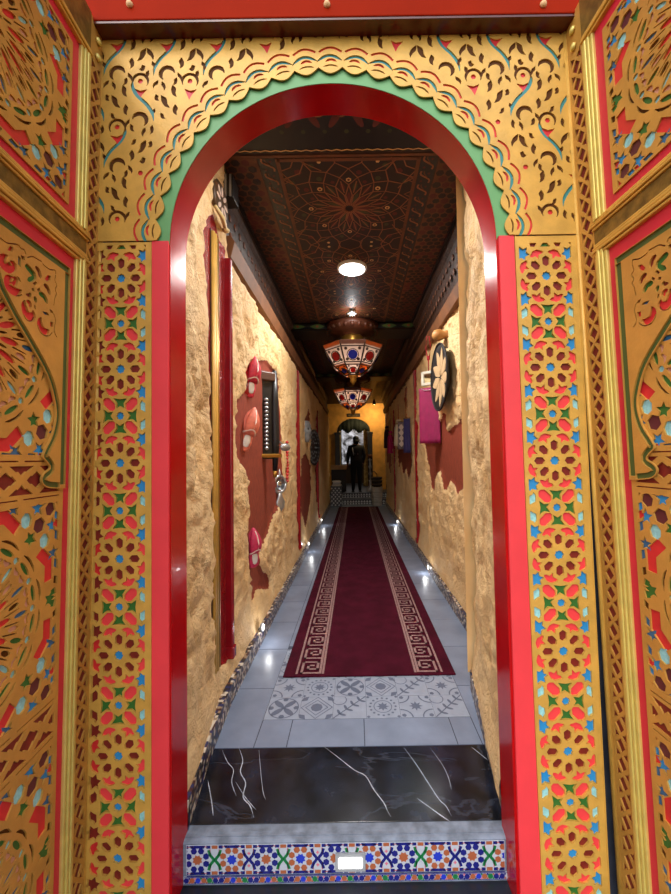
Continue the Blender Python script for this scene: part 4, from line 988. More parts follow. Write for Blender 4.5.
# black hanging with silver inlay
a = wl_pt(267, 425); hg = empty('wall_hanging', (XS, a[0], 1.72)); hg.rotation_euler.z = R(-48)
mb = MB(); mb.box((.0, -.060, -.30), (.035, .060, .42), 0, .01); obj('backing', mb, [BLK], hg)
for dy in (-.062, .052):
    mb = MB(); mb.tube([(.03, dy, .46), (.034, dy, .2), (.036, dy*1.05, -.15), (.03, dy*.95, -.40)], .02, 10, taper=[.6, 1, 1.1, .7]); s_ = obj('sheath', mb, [BLK], hg)
    mb = MB(); mb.lathe([(.004, -.06), (.012, -.05), (.013, 0)], 10, 0, (.03, dy*.95, -.40)); obj('tip', mb, [BRASS], s_)
mb = MB(); 
for k in range(13): mb.lathe([(.002, -.016), (.012, -.008), (.014, .0), (.012, .008), (.002, .016)], 8, 0, (.044, -.004, .20-.034*k))
obj('silver_strip', mb, [SILV], hg)['label'] = 'silver strip'
mb = MB(); mb.box((.0, -.085, -.29), (.058, .085, -.255), 0, .008); obj('band', mb, [BRASS], hg)['label'] = 'brass band'
mb = MB(); mb.box((.0, -.05, .36), (.055, .05, .44), 0, .012); obj('cap', mb, [M_('wood_dark', (92, 58, 40), rough=.5)], hg)
mb = MB(); mb.lathe([(.001, 0), (.03, .004), (.034, .012), (.02, .02), (.001, .024)], 12, 0, (.05, .10, -.2), 'x'); mb.tube([(.02, .06, -.12), (.04, .09, -.17)], .006, 6); obj('medallion', mb, [SILV], hg, recalc=True)
hg.scale = (1.2, 1.7, 1.06)
tag(hg, 'long black wall hanging with silver strip and two sheath tips', 'wall ornament')
# silver ornament
a = wl_pt(279.5, 492); o = empty('silver_ornament', (-.80, a[0], a[1])); o.rotation_euler.z = R(-40)
mb = MB(); ring = [(.02, .075*math.cos(t), .08+.085*math.sin(t)) for t in [2*PI*k/20 for k in range(21)]]; mb.tube(ring, .016, 8); obj('ring', mb, [SILV], o)
mb = MB(); mb.lathe([(.001, 0), (.055, .002), (.06, .008), (.001, .012)], 16, 0, (.014, 0, .08), 'x'); obj('mirror', mb, [M_('mirror_glass', (200, 210, 215), rough=.05, metal=1.)], o, recalc=True)
mb = MB(); loft(mb, [(-.20, .02, 0, .01, .015), (-.16, .025, 0, .02, .05), (-.10, .025, 0, .022, .06), (-.05, .025, 0, .018, .03), (0, .02, 0, .014, .02)]); obj('handle', mb, [SILV], o)
mb = MB(); mb.lathe([(.018, .165), (.014, .19), (.003, .24)], 10, 0, (.02, 0, 0)); obj('finial', mb, [SILV], o)
tag(o, 'silver mirror ornament with ring and lobed foot on the brown board', 'wall ornament')
a = wl_pt(285, 462); mb = MB(); 
for k in range(13): mb.lathe([(.002, -.02), (.016, -.012), (.02, 0), (.016, .012), (.002, .02)], 8, 0, (0, .012*math.sin(k), -.036*k))
tag(obj('bead_strand', mb, [M_('red_beads', (190, 48, 44), rough=.35)], None, (-.765, a[0], a[1]+.22)), 'strand of red beads hanging at the edge of the brown board', 'beads')
# cream stick, round plates, black box near the entrance
a = wl_pt(217, 210); o = empty('round_plate', (-.785, a[0]+.02, 2.93)); 
mb = MB(); mb.lathe([(.11, 0), (.115, .012), (.10, .02), (.06, .016), (.001, .016)], 24, 0, (0, 0, 0), 'x'); obj('dish', mb, [M_('plate_brown', (84, 60, 38), rough=.4)], o, recalc=True)
mb = MB(); 
for k in range(8): mb.prism(pol(0, 0, 45*k, [(.06+x, y) for x, y in lens(.06, .025)]), lambda x, y, h: (h, x, y), .017, .021)
obj('petals', mb, [PALE], o, recalc=True)
tag(o, 'brown round plate with pale petals above the red recess', 'plate')
a = wl_pt(209, 206); b = wl_pt(219, 230); mb = MB(); mb.tube([(-.755, a[0], a[1]), (-.74, (a[0]+b[0])/2, (a[1]+b[1])/2), (-.75, b[0], b[1])], .014, 8, taper=[.7, 1, .8]); mb.lathe([(.001, -.02), (.02, -.01), (.024, 0), (.001, .02)], 8, 0, (-.75, b[0], b[1]))
tag(obj('wooden_stick', mb, [M_('cream_wood', (222, 196, 140), rough=.5)]), 'slanting cream wooden stick above the red recess', 'stick')
o = empty('black_box', (-.775, .96, 3.085)); mb = MB(); mb.box((-.04, -.06, -.07), (.05, .06, .07), 0, .006); obj('housing', mb, [BLK], o)
mb = MB(); mb.box((.0, -.062, -.07), (.012, -.058, .07)); mb.box((.03, -.062, -.07), (.042, -.058, .07)); obj('edge_strips', mb, [SILV], o)
tag(o, 'small black box with pale edges under the ceiling by the entrance', 'box')
# round black plate further along, grey ornament
def tray(name, loc, rz, roll, rad, dark, pale, npet, lab, cat, sx=1.):
    o = empty(name, loc); o.rotation_euler = (roll, 0, rz)
    f = lambda x, y, h: (h, x*sx, y)
    mb = MB(); mb.lathe([(.02, 0), (rad*.8, .0), (rad, .03), (rad*.985, .042), (rad*.78, .02), (.02, .016), (.001, .016)], 40, 0, (0, 0, 0), 'x', sx=1)
    for ring_, cnt in ((.35, 8), (.6, 14), (.85, 20)) if not npet else ():
        for k in range(cnt): t = 2*PI*k/cnt; mb.lathe([(.001, .014), (.012, .012), (.018, .004), (.018, 0)], 6, 1, (.018+.02*(ring_ > .8), rad*ring_*math.cos(t), rad*ring_*math.sin(t)), 'x')
    obj('dish', mb, [dark, pale], o, recalc=True)
    mb = MB(); mb.lathe([(rad*.975, .034), (rad*1.015, .036), (rad*1.01, .046), (rad*.97, .046)], 40, 0, (0, 0, 0), 'x', cap=False); obj('rim', mb, [dark], o, recalc=True)
    mb = MB()
    if npet:
        for k in range(npet):
            p_ = pol(0, 0, 360/npet*k, [(rad*.08, 0), (rad*.3, -rad*.10), (rad*.55, -rad*.17), (rad*.8, -rad*.07), (rad*.88, 0), (rad*.8, rad*.07), (rad*.55, rad*.17), (rad*.3, rad*.10)])
            mb.prism(p_, lambda x, y, h: (h+.026*max(0, math.hypot(x, y)/rad-.55), x, y), .017, .024)
        obj('petal_pattern', mb, [pale], o, recalc=True)
    tag(o, lab, cat); return o
tray('round_tray', (.868, 2.28, 2.175), PI+R(1), R(-12), .325, M_('black_woven_straw', (30, 24, 24), rough=.7, var=.4, vscale=80), M_('beige_woven_straw', (196, 164, 122), rough=.8, var=.1, vscale=80), 9, 'round black woven tray with beige petals on the right wall', 'tray')
a = wl_pt(313, 447); tray('round_plate', (-.77, a[0]-.3, 1.60), R(-12), 0, .32, M_('black_metal_plate', (20, 22, 24), rough=.35), M_('grey_studs', (120, 124, 126), rough=.4), 0, 'round black plate studded with grey dots on the left wall', 'plate')
a = wl_pt(305, 432); o = empty('wall_mask', (-.775, a[0], 1.83)); o.rotation_euler.z = R(-30)
mb = MB(); loft(mb, [(-.17, .02, 0, .02, .03), (-.10, .03, 0, .035, .07), (0, .035, 0, .04, .09), (.10, .03, 0, .035, .08), (.17, .02, 0, .02, .05)]); obj('face', mb, [M_('grey_stoneware', (136, 138, 140), rough=.5, var=.3, vscale=20)], o)
mb = MB(); loft(mb, [(-.05, .075, 0, .012, .02), (.02, .085, 0, .014, .014), (.07, .07, 0, .01, .01)]); obj('nose', mb, [M_('grey_stoneware', (136, 138, 140))], o)
for s_ in (-1, 1):
    mb = MB(); mb.lathe([(.001, 0), (.02, .003), (.001, .008)], 8, 0, (.07, s_*.035, .04), 'x'); obj('eye', mb, [BLK], o, recalc=True)
tag(o, 'small grey ornament above the round black plate on the left wall', 'wall ornament')

# right wall: magenta hanging with mirror on a red cord
MAG = M_('magenta_cloth', (142, 12, 76), rough=.7, var=.1, vscale=12)
hm = empty('magenta_hanging', (.835, 2.78, 2.27)); hm.rotation_euler.z = R(-35)
mb = MB(); n_ = 12
vs = []; fs = []
for j in range(15):
    z = -.10-.62*j/14
    for i in range(n_+1):
        x = -.115+.23*i/n_; wv_ = .008*math.sin(i*1.9+j*.12)*(j/14); vs.append((x*(1+.10*j/14), wv_-.012, z)); 
for j in range(15):
    z = -.10-.62*j/14
    for i in range(n_+1): x = -.115+.23*i/n_; vs.append((x*(1+.10*j/14), .008*math.sin(i*1.9+j*.12)*(j/14)+.010, z))
o_ = 15*(n_+1)
for j in range(14):
    for i in range(n_):
        a = j*(n_+1)+i; fs.append((a, a+1, a+n_+2, a+n_+1)); fs.append((o_+a, o_+a+n_+1, o_+a+n_+2, o_+a+1))
for i in range(n_): fs.append((i, o_+i, o_+i+1, i+1)); b = 14*(n_+1)+i; fs.append((b, b+1, o_+b+1, o_+b))
for j in range(14): a = j*(n_+1); fs.append((a, a+n_+1, o_+a+n_+1, o_+a)); a += n_; fs.append((a, o_+a, o_+a+n_+1, a+n_+1))
mb.add(vs, fs, 0, True); obj('cloth', mb, [MAG], hm, recalc=True)
mb = MB(); 
for a, b in (((-.085, -.02, -.075), (-.055, .02, .085)), ((.055, -.02, -.075), (.085, .02, .085)), ((-.085, -.02, -.075), (.085, .02, -.045)), ((-.085, -.02, .055), (.085, .02, .085))): mb.box(a, b, 0, .004)
mfr = obj('mirror_frame', mb, [M_('white_frame', (206, 200, 184), rough=.4)], hm); mfr['label'] = 'white square mirror frame'
mb = MB(); mb.box((-.056, -.006, -.046), (.056, .006, .056)); obj('mirror', mb, [M_('mirror_glass', (200, 210, 215), rough=.05, metal=1.)], mfr)
RC = M_('red_cord', (158, 22, 30), rough=.7)
mb = MB(); mb.tube([(0, 0, .09), (0, 0, .22), (-.012, 0, .24), (-.03, 0, .36), (-.012, 0, .48)], .006, 6); mb.tube([(0, 0, .22), (.014, 0, .25), (.028, 0, .36), (.012, 0, .48)], .006, 6); mb.lathe([(.001, -.03), (.016, -.015), (.018, 0), (.012, .02), (.001, .03)], 8, 0, (0, 0, .23))
obj('cord', mb, [RC], hm)['label'] = 'red cord with a knot'
mb = MB(); mb.tube([(-.09, -.016, -.105), (-.05, -.02, -.125), (0, -.022, -.135), (.05, -.02, -.125), (.09, -.016, -.105)], .004, 6); obj('chain', mb, [SILV], hm)
tag(hm, 'magenta cloth hanging below a small square mirror on the right wall', 'wall hanging')
def tassel(loc, h, w, m, lab, cat='tassel', rz=0., name='tassel'):
    o = empty(name, loc); o.rotation_euler.z = rz
    mb = MB(); mb.lathe([(w*.02, 0), (w*.22, -.01), (w*.3, -.05), (w*.2, -.09), (w*.26, -.10), (w*.42, -.3*h), (w*.5, -h), (w*.05, -h+.005)], 12, 0, (0, 0, 0), sx=1); obj('skirt', mb, [m], o, recalc=True)
    mb = MB(); mb.tube([(0, 0, 0), (0, 0, .30)], .006, 6); obj('cord', mb, [RC], o)
    mb = MB(); mb.lathe([(w*.21, -.10), (w*.29, -.095), (w*.29, -.08), (w*.21, -.075)], 12); obj('neck_band', mb, [BRASS], o, recalc=True)
    tag(o, lab, cat); return o
tassel((.87, 6.0, 2.15), .52, .20, M_('cream_yarn', (226, 214, 180), rough=.8), 'cream tassel hanging on the right wall beyond the patterned cloth')
tassel((.87, 7.65, 2.05), .55, .18, M_('magenta_yarn', (182, 30, 98), rough=.8), 'pink tassel nearest the archway on the right wall')
tassel((.87, 8.6, 2.25), .6, .2, M_('dark_plum_yarn', (50, 30, 52), rough=.8), 'dark plum tassel farthest along the right wall')
def hung_cloth(loc, w, h, m, rz, lab, m2=None):
    o = empty('hung_cloth', loc); o.rotation_euler.z = rz; mb = MB(); n_ = 10; vs = []; fs = []
    for t in (0, 1):
        for j in range(9):
            for i in range(n_+1): vs.append(((i/n_-.5)*w*(.8+.2*j/8), .014*math.sin(i*1.7)*(j/8)-.008+.016*t, -h*j/8))
    o_ = 9*(n_+1)
    for j in range(8):
        for i in range(n_): a = j*(n_+1)+i; fs += [(a, a+1, a+n_+2, a+n_+1), (o_+a, o_+a+n_+1, o_+a+n_+2, o_+a+1)]
        a = j*(n_+1); fs.append((a, a+n_+1, o_+a+n_+1, o_+a)); a += n_; fs.append((a, o_+a, o_+a+n_+1, a+n_+1))
    for i in range(n_): fs.append((i, o_+i, o_+i+1, i+1)); b = 8*(n_+1)+i; fs.append((b, b+1, o_+b+1, o_+b))
    mb.add(vs, fs, 0, True); obj('cloth', mb, [m], o, recalc=True)
    mb = MB(); mb.tube([(-w*.42, 0, .006), (w*.42, 0, .006)], .010, 8); obj('rod', mb, [BRASS], o)
    if m2:
        mb = MB()
        for j in range(4): mb.prism(ngon(0, -h*(.2+.2*j), w*.28, 4), lambda x, z, hh: (x, -.026-hh, z), 0, .004)
        obj('motif', mb, [m2], o, recalc=True)
    tag(o, lab, 'cloth')
hung_cloth((.84, 4.62, 2.02), .14, .55, M_('navy_cloth', (40, 34, 84), rough=.8), R(-40), 'narrow navy cloth hanging behind the magenta hanging')
hung_cloth((.83, 5.15, 2.02), .20, .48, M_('grey_patterned_cloth', (142, 120, 112), rough=.8, rgb2=(60, 54, 66), vscale=26), R(-40), 'grey patterned cloth hanging behind the navy cloth', M_('pale_motif', (196, 176, 160), rough=.8))
# carved wooden knob
a = at_x(447, 335, WR)
mb = MB(); mb.lathe([(.05, .06), (.055, .02), (.035, 0), (.06, -.05), (.05, -.10), (.02, -.12), (.001, -.125)], 16, 0, (0, 0, 0), 'x'); tag(obj('turned_finial', mb, [M_('turned_wood', (176, 124, 66), rough=.5)], None, (.90, a.y, a.z), recalc=True), 'turned wooden finial above the black woven tray', 'finial')

# ----------------------------------------------------------------- lamps
def lamp(kind, loc, e, size=.1, col=(1, 1, 1), rot=None, shape=None):
    l = bpy.data.lights.new('lamp_light', kind); l.energy = e; l.color = col
    if kind == 'AREA': l.size = size; l.shape = 'DISK'
    elif kind == 'POINT': l.shadow_soft_size = size
    o = bpy.data.objects.new('lamp_light', l); COL.objects.link(o); o.location = loc
    if rot: o.rotation_euler = rot
    return o
a = at_z(352, 267, CEIL)
o = empty('ceiling_light', (a.x, a.y, CEIL)); mb = MB(); mb.lathe([(.142, 0), (.142, -.022), (.128, -.030), (.122, -.026)], 32); obj('rim', mb, [M_('white_rim', (225, 225, 225), rough=.4)], o, recalc=True)
mb = MB(); mb.lathe([(.124, -.018), (.122, -.027), (.001, -.028)], 32); obj('diffuser', mb, [M_('led_panel', (255, 255, 255), rough=.4, emit=(246, 250, 255), estr=5)], o, recalc=True)['label'] = 'glowing white diffuser'
tag(o, 'round white glowing ceiling light set in the painted ceiling', 'light')
lamp('AREA', (a.x, a.y, CEIL-.04), 25, .24, (1, .97, .92))
added_light = dup(o); added_light.location = (-.05, .36, CEIL); tag(added_light, 'added round white ceiling light just inside the arch, out of view', 'light'); lamp('AREA', (-.05, .36, CEIL-.04), 9, .24, (1, .97, .92))  # unseen extra light, added to brighten the near walls
a = at_z(352, 310, CEIL)
o = empty('crystal_spotlight', (a.x, a.y, CEIL)); mb = MB(); mb.lathe([(.035, 0), (.04, -.012), (.02, -.03), (.001, -.032)], 14); obj('base', mb, [SILV], o, recalc=True)
for k in range(6):
    mb = MB(); t = 2*PI*k/6; mb.tube([(.02*math.cos(t), .02*math.sin(t), -.02), (.05*math.cos(t), .05*math.sin(t), -.05), (.055*math.cos(t), .055*math.sin(t), -.02)], .008, 6, taper=[1, 1, .5]); obj('crystal_arm', mb, [M_('crystal', (220, 226, 235), rough=.1)], o)
mb = MB(); mb.lathe([(.001, -.07), (.02, -.062), (.026, -.045), (.018, -.03)], 12); obj('bulb', mb, [LEDM], o, recalc=True)['label'] = 'glowing bulb'
tag(o, 'small crystal spotlight glowing on the ceiling before the first beam', 'light'); lamp('POINT', (a.x, a.y, CEIL-.12), 1.5, .03)
# small floor lights in the wall foot
first = None
for px, py, X, lab in ((262, 623, -.728, 'small white light at the left wall foot, nearest the doorway'), (308, 541, -.728, 'small white light at the left wall foot, second from the doorway'), (321, 514, -.728, 'small white light at the left wall foot, farthest from the doorway'),
                       (429, 572, .864, 'small white light at the right wall foot, nearest the doorway'), (398, 525, .864, 'small white light at the right wall foot, second from the doorway'), (383.5, 506, .864, 'small white light at the right wall foot, farthest from the doorway')):
    d = (at_x(px, py, X)); z = max(.075, min(.125, d.z)); s_ = 1 if X < 0 else -1
    if first is None:
        o = first = empty('floor_light'); mb = MB(); mb.lathe([(.03, -.01), (.034, .004), (.026, .010), (.022, .006)], 14, 0, (0, 0, 0), 'x'); obj('bezel', mb, [GREYP], o, recalc=True)
        mb = MB(); mb.lathe([(.025, 0), (.024, .008), (.014, .014), (.001, .016)], 14, 0, (0, 0, 0), 'x'); obj('lens', mb, [LEDM], o, recalc=True)
    else: o = dup(first)
    o.location = (X, d.y, z); o.rotation_euler.z = 0 if s_ > 0 else PI
    tag(o, lab, 'light', 'small lights along the wall foot'); lamp('POINT', (X+s_*.05, d.y, z), .4, .015)
# hanging lanterns
def glass(name, c, tr):
    mt = bpy.data.materials.new(name); mt.use_nodes = True; nt = mt.node_tree; b = nt.nodes['Principled BSDF']; out = nt.nodes['Material Output']
    b.inputs['Base Color'].default_value = lin(c)+(1,); b.inputs['Roughness'].default_value = .15
    t = nt.nodes.new('ShaderNodeBsdfTranslucent'); t.inputs['Color'].default_value = lin(c)+(1,); m1 = nt.nodes.new('ShaderNodeMixShader'); m1.inputs[0].default_value = .6
    nt.links.new(b.outputs[0], m1.inputs[1]); nt.links.new(t.outputs[0], m1.inputs[2])
    tp = nt.nodes.new('ShaderNodeBsdfTransparent'); tp.inputs['Color'].default_value = lin(c)+(1,); m2 = nt.nodes.new('ShaderNodeMixShader'); m2.inputs[0].default_value = tr
    nt.links.new(m1.outputs[0], m2.inputs[1]); nt.links.new(tp.outputs[0], m2.inputs[2]); nt.links.new(m2.outputs[0], out.inputs['Surface']); return mt
GW = glass('milky_glass', (168, 152, 140), .12); GR = glass('red_glass', (176, 44, 40), .15); GB = glass('blue_glass', (52, 60, 170), .2); GA = glass('amber_glass', (150, 92, 52), .1)
FRM = M_('dark_lantern_metal', (46, 32, 24), rough=.4, metal=.5); CRW = M_('lantern_crown_wood', (88, 46, 28), rough=.5, var=.2)
def lantern(loc, S, lab):
    o = empty('lantern', loc); n_ = 8
    prof = [(.16, .20), (.20, .26), (.42, .02), (.18, -.24), (.06, -.33)]     # radius, height
    rings = [(.17, .12), (.44, .02), (.40, -.04), (.20, -.22), (.06, -.30)]
    rings = [(.15, .13), (.43, .07), (.405, .025), (.27, -.19), (.10, -.31)]
    def pt(r_, h, k): t = 2*PI*(k+.5)/n_; return Vector((r_*math.cos(t), r_*math.sin(t), h))
    mb = MB(); mb.tube([(0, 0, .26), (0, 0, .46)], .02, 8); obj('rod', mb, [FRM], o)
    mb = MB(); mb.lathe([(.30, .40), (.38, .36), (.36, .30), (.20, .26), (.10, .22), (.10, .20)], 16)
    for k in range(24): t = 2*PI*k/24; mb.lathe([(.001, -.05), (.02, -.03), (.035, 0)], 6, 0, (.345*math.cos(t), .345*math.sin(t), .32))
    obj('crown', mb, [CRW], o, recalc=True)
    mb = MB(); mb.lathe([(.14, .24), (.17, .20), (.15, .14), (.16, .10)], 8); obj('neck', mb, [BRASS], o, recalc=True)
    for k in range(n_):
        mb = MB(); mb.tube([pt(r_*1.005, h, k) for r_, h in rings], .011, 6); obj('rib', mb, [FRM], o)
    for i, nm in ((0, 'roof_pane'), (1, 'band_pane'), (2, 'glass_pane'), (3, 'lower_pane')):
        for k in range(n_):
            r0, h0 = rings[i]; r1, h1 = rings[i+1]
            a_, b_, c_, d_ = pt(r0, h0, k), pt(r0, h0, k+1), pt(r1, h1, k+1), pt(r1, h1, k)
            nrm = (b_-a_).cross(d_-a_).normalized()*.004
            mb = MB(); vs = [p+nrm for p in (a_, b_, c_, d_)]+[p-nrm for p in (a_, b_, c_, d_)]
            mb.add(vs, [(0, 1, 2, 3), (7, 6, 5, 4), (0, 4, 5, 1), (1, 5, 6, 2), (2, 6, 7, 3), (3, 7, 4, 0)])
            gm = {0: CRW, 1: (GA, CRW)[k % 2], 2: GW, 3: (GA, GW)[k % 2]}[i]
            pn = obj(nm, mb, [gm], o, recalc=True)
            if i >= 2:
                c = (a_+b_+c_+d_)/4; ux = (b_-a_).normalized(); uz = (a_+b_-c_-d_).normalized(); nn = ux.cross(uz).normalized()
                if nn.dot(Vector((c.x, c.y, 0))) < 0: nn = -nn
                fm_ = lambda x, y, h: c+ux*x+uz*y+nn*h
                rr_ = .062 if i == 2 else .036
                mb = MB(); mb.prism(ngon(0, -.01, rr_, 10), fm_, .003, .012); obj('medallion', mb, [(GR, GB)[(k+i) % 2]], pn, recalc=True)
                mb = MB(); wt = (b_-a_).length/2; wb = (c_-d_).length/2; hh_ = (a_-d_).length/2
                for t_ in (-.82, .80): mb.prism(ribbon([(-(wb+(wt-wb)*(t_+1)/2)*.95, t_*hh_), ((wb+(wt-wb)*(t_+1)/2)*.95, t_*hh_)], .014), fm_, .003, .010)
                for sx_ in (-1, 1):
                    for t_ in (-.55, .55): w_ = (wb+(wt-wb)*(t_+1)/2); mb.prism(ngon(sx_*w_*.62, t_*hh_, .022 if i == 2 else .013, 6), fm_, .003, .010)
                mb.prism(ribbon(arc(0, -.01, rr_+.012, 0, 360, 16), .010), fm_, .003, .012); obj('filigree', mb, [FRM], pn, recalc=True)
    mb = MB(); mb.lathe([(.075, -.29), (.08, -.31), (.04, -.34), (.05, -.37), (.02, -.41), (.001, -.43)], 12); obj('finial', mb, [BRASS], o, recalc=True)
    mb = MB(); mb.lathe([(.001, .06), (.05, .04), (.06, 0), (.04, -.05), (.001, -.07)], 14); obj('bulb', mb, [M_('lantern_bulb', (255, 250, 255), emit=(240, 238, 255), estr=14)], o, recalc=True)['label'] = 'glowing white bulb'
    o.scale = (S,)*3; tag(o, lab, 'lantern', None); return o
lantern((-.01, 3.72, 2.83), 1.0, 'large octagonal lantern of coloured glass hanging nearest the doorway'); lamp('POINT', (-.01, 3.72, 2.80), 70, .06, (1, .96, .95))
lantern((-.03, 6.7, 2.78), 1.05, 'second coloured glass lantern hanging farther down the corridor'); lamp('POINT', (-.03, 6.7, 2.75), 130, .06, (1, .95, .9))

# ---------------------------------------------------------------- far end
OCH = M_('ochre_plaster', (206, 146, 62), rough=.7, var=.18, vscale=5, bump=.4, bscale=14)
ZIG = M_('dark_step_tile', (56, 56, 62), rough=.4); CHK = M_('white_check_tile', (196, 196, 192), rough=.4)
mb = MB(); mb.box((-.9, 9.72, -.02), (1.02, 10.2, .17), 0); mb.box((-.9, 10.02, .17), (1.02, 14.4, .34), 0)
for yb_, zz in ((9.72, .0), (10.02, .17)):
    for i in range(22):
        x0 = -.85+i*.082; 
        for j in range(2): mb.flat([(x0, zz+.02+.065*j), (x0+.078, zz+.02+.065*j), (x0+.039, zz+.08+.065*j)], lambda x, z, h: (x, yb_-h, z), .003, 1)
stp = obj('stair', mb, [ZIG, CHK]); stp.name = 'trim_5'; tag(stp, 'two dark tiled steps with pale zigzag risers at the far end', 'steps', kind='structure')
ye = 11.0; a0, a1, zs_, zt = -.60, .52, 2.28, 2.72; cxe = (a0+a1)/2; ra = (a1-a0)/2
arcp = [(cxe-ra*math.cos(PI*i/20), zs_+(zt-zs_)*math.sin(PI*i/20)) for i in range(21)]
mb = MB(); 
fe = lambda x, z, h: (x, h, z)
mb.prism([(-.92, .34), (a0, .34)]+arcp[:11]+[(cxe, 3.26), (-.92, 3.26)], fe, ye, ye+.25); mb.prism([(1.02, .34), (1.02, 3.26), (cxe, 3.26)]+arcp[10:]+[(a1, .34)], fe, ye, ye+.25)
tag(obj('wall_back', mb, [OCH], recalc=True), 'ochre arched wall closing the far end of the corridor', 'wall', kind='structure')
for i, (xa, xb, lab) in enumerate(((a0-.06, a0+.10, 'dark post on the left of the far arch'), (a1-.10, a1+.06, 'dark post on the right of the far arch'))):
    mb = MB(); mb.box((xa, ye-.08, .345), (xb, ye-.012, 2.2), 0, .01); mb.box((xa-.02, ye-.09, 2.18), (xb+.02, ye-.008, 2.26), 0, .005); mb.box((xa-.02, ye-.09, .345), (xb+.02, ye-.008, .46), 0, .005)
    tag(obj('arch_post', mb, [CBK]), lab, 'post')
val = MB(); n_ = 40; vs = []
for i in range(n_+1):
    x = a0+(a1-a0)*i/n_; t = (x-cxe)/ra; zt_ = zs_+(zt-zs_)*math.sqrt(max(0, 1-t*t)); zb_ = 2.27+.06*math.cos(t*9)+.03*(i % 2)
    for dy in (0, .03): vs += [(x, ye+.02+dy+.01*math.sin(i*1.3), zt_-.01), (x, ye+.02+dy+.01*math.sin(i*1.3), min(zb_, zt_-.02))]
fs = []
for i in range(n_): a = 4*i; fs += [(a, a+1, a+5, a+4), (a+2, a+6, a+7, a+3), (a+1, a+3, a+7, a+5), (a, a+4, a+6, a+2)]
val.add(vs, fs, 0, True); tag(obj('valance', val, [M_('dark_green_drape', (28, 34, 24), rough=.8, var=.4, vscale=20)], recalc=True), 'dark scalloped drape hanging in the top of the far arch', 'drape')
o = empty('sign_plate', (-.03, ye-.012, 2.83)); mb = MB(); mb.box((-.22, -.01, -.055), (.22, .012, .055), 0, .006); obj('board', mb, [CBK], o)
mb = MB()
x = -.18
while x < .17: h = .02+.02*random.random(); mb.box((x, -.014, -h), (x+.012, -.010, h)); mb.box((x, -.014, -.004+.02*(random.random()-.5)), (x+.03, -.010, .004)); x += .045
obj('worn_marks', mb, [M_('worn_sign_paint', (150, 120, 70), rough=.6)], o); tag(o, 'dark sign plate with faded marks above the far arch', 'sign')
# room beyond: mottled columns, bright window
MOT = M_('mottled_ochre', (150, 120, 60), rough=.7, rgb2=(206, 180, 110), vscale=14)
mb = MB(); mb.box((-.9, 14.35, .3), (1.02, 14.45, 3.3)); tag(obj('wall_far', mb, [M_('far_dark_wall', (70, 54, 36), rough=.8)]), 'dim wall of the room beyond the arch', 'wall', kind='structure')
for X_, lab in ((-.62, 'mottled ochre column left of the bright window'), (.40, 'mottled ochre column right of the bright window')):
    mb = MB(); mb.lathe([(.11, .34), (.11, .44), (.085, .48), (.08, 2.5), (.11, 2.56), (.11, 2.64)], 14, 0, (X_, 12.6, 0)); tag(obj('column', mb, [MOT], recalc=True), lab, 'column')
def winmat():
    mt = mat('patterned_window_pane', (190, 190, 195), .3); nt = mt.node_tree; b = nt.nodes['Principled BSDF']; L = nt.links.new
    tc = nt.nodes.new('ShaderNodeTexCoord'); n1 = nt.nodes.new('ShaderNodeTexNoise'); n1.inputs['Scale'].default_value = 4; n1.inputs['Detail'].default_value = 6; n1.inputs['Distortion'].default_value = 1.2; L(tc.outputs['Object'], n1.inputs['Vector'])
    r = nt.nodes.new('ShaderNodeValToRGB'); r.color_ramp.elements[0].position = .38; r.color_ramp.elements[0].color = lin((46, 44, 44))+(1,); r.color_ramp.elements[1].position = .66; r.color_ramp.elements[1].color = lin((210, 212, 222))+(1,); L(n1.outputs['Fac'], r.inputs['Fac'])
    L(r.outputs['Color'], b.inputs['Base Color']); L(r.outputs['Color'], b.inputs['Emission Color']); b.inputs['Emission Strength'].default_value = .45; return mt
mb = MB(); mb.box((-.58, 14.27, 1.15), (.38, 14.33, 2.75)); wn = obj('window_1', mb, [winmat()]); tag(wn, 'bright patterned window in the room beyond the arch', 'window', kind='structure')
mb = MB()
for a, b in (((-.64, 14.24, 1.09), (-.56, 14.34, 2.81)), ((.36, 14.24, 1.09), (.44, 14.34, 2.81)), ((-.64, 14.24, 1.07), (.44, 14.34, 1.15)), ((-.64, 14.24, 2.75), (.44, 14.34, 2.83))): mb.box(a, b)
obj('window_frame', mb, [CBK], wn)
mb = MB()
for k in range(7): mb.box((-.1+.02*k, 14.255, 2.0+.09*k), (.36, 14.265, 2.03+.09*k))
obj('slat_panel', mb, [CHK], wn)
# wooden counter
o = empty('counter', (-.52, 10.62, .34)); mb = MB(); mb.box((-.27, -.15, .70), (.24, .15, .84), 0, .01); obj('top_board', mb, [M_('honey_wood', (196, 138, 66), rough=.45, var=.15)], o)
mb = MB(); mb.box((-.25, -.12, 0), (.22, .12, .70), 0, .01); obj('base', mb, [M_('counter_dark', (44, 34, 28), rough=.6)], o); tag(o, 'honey wood counter with dark base left of the person', 'counter')
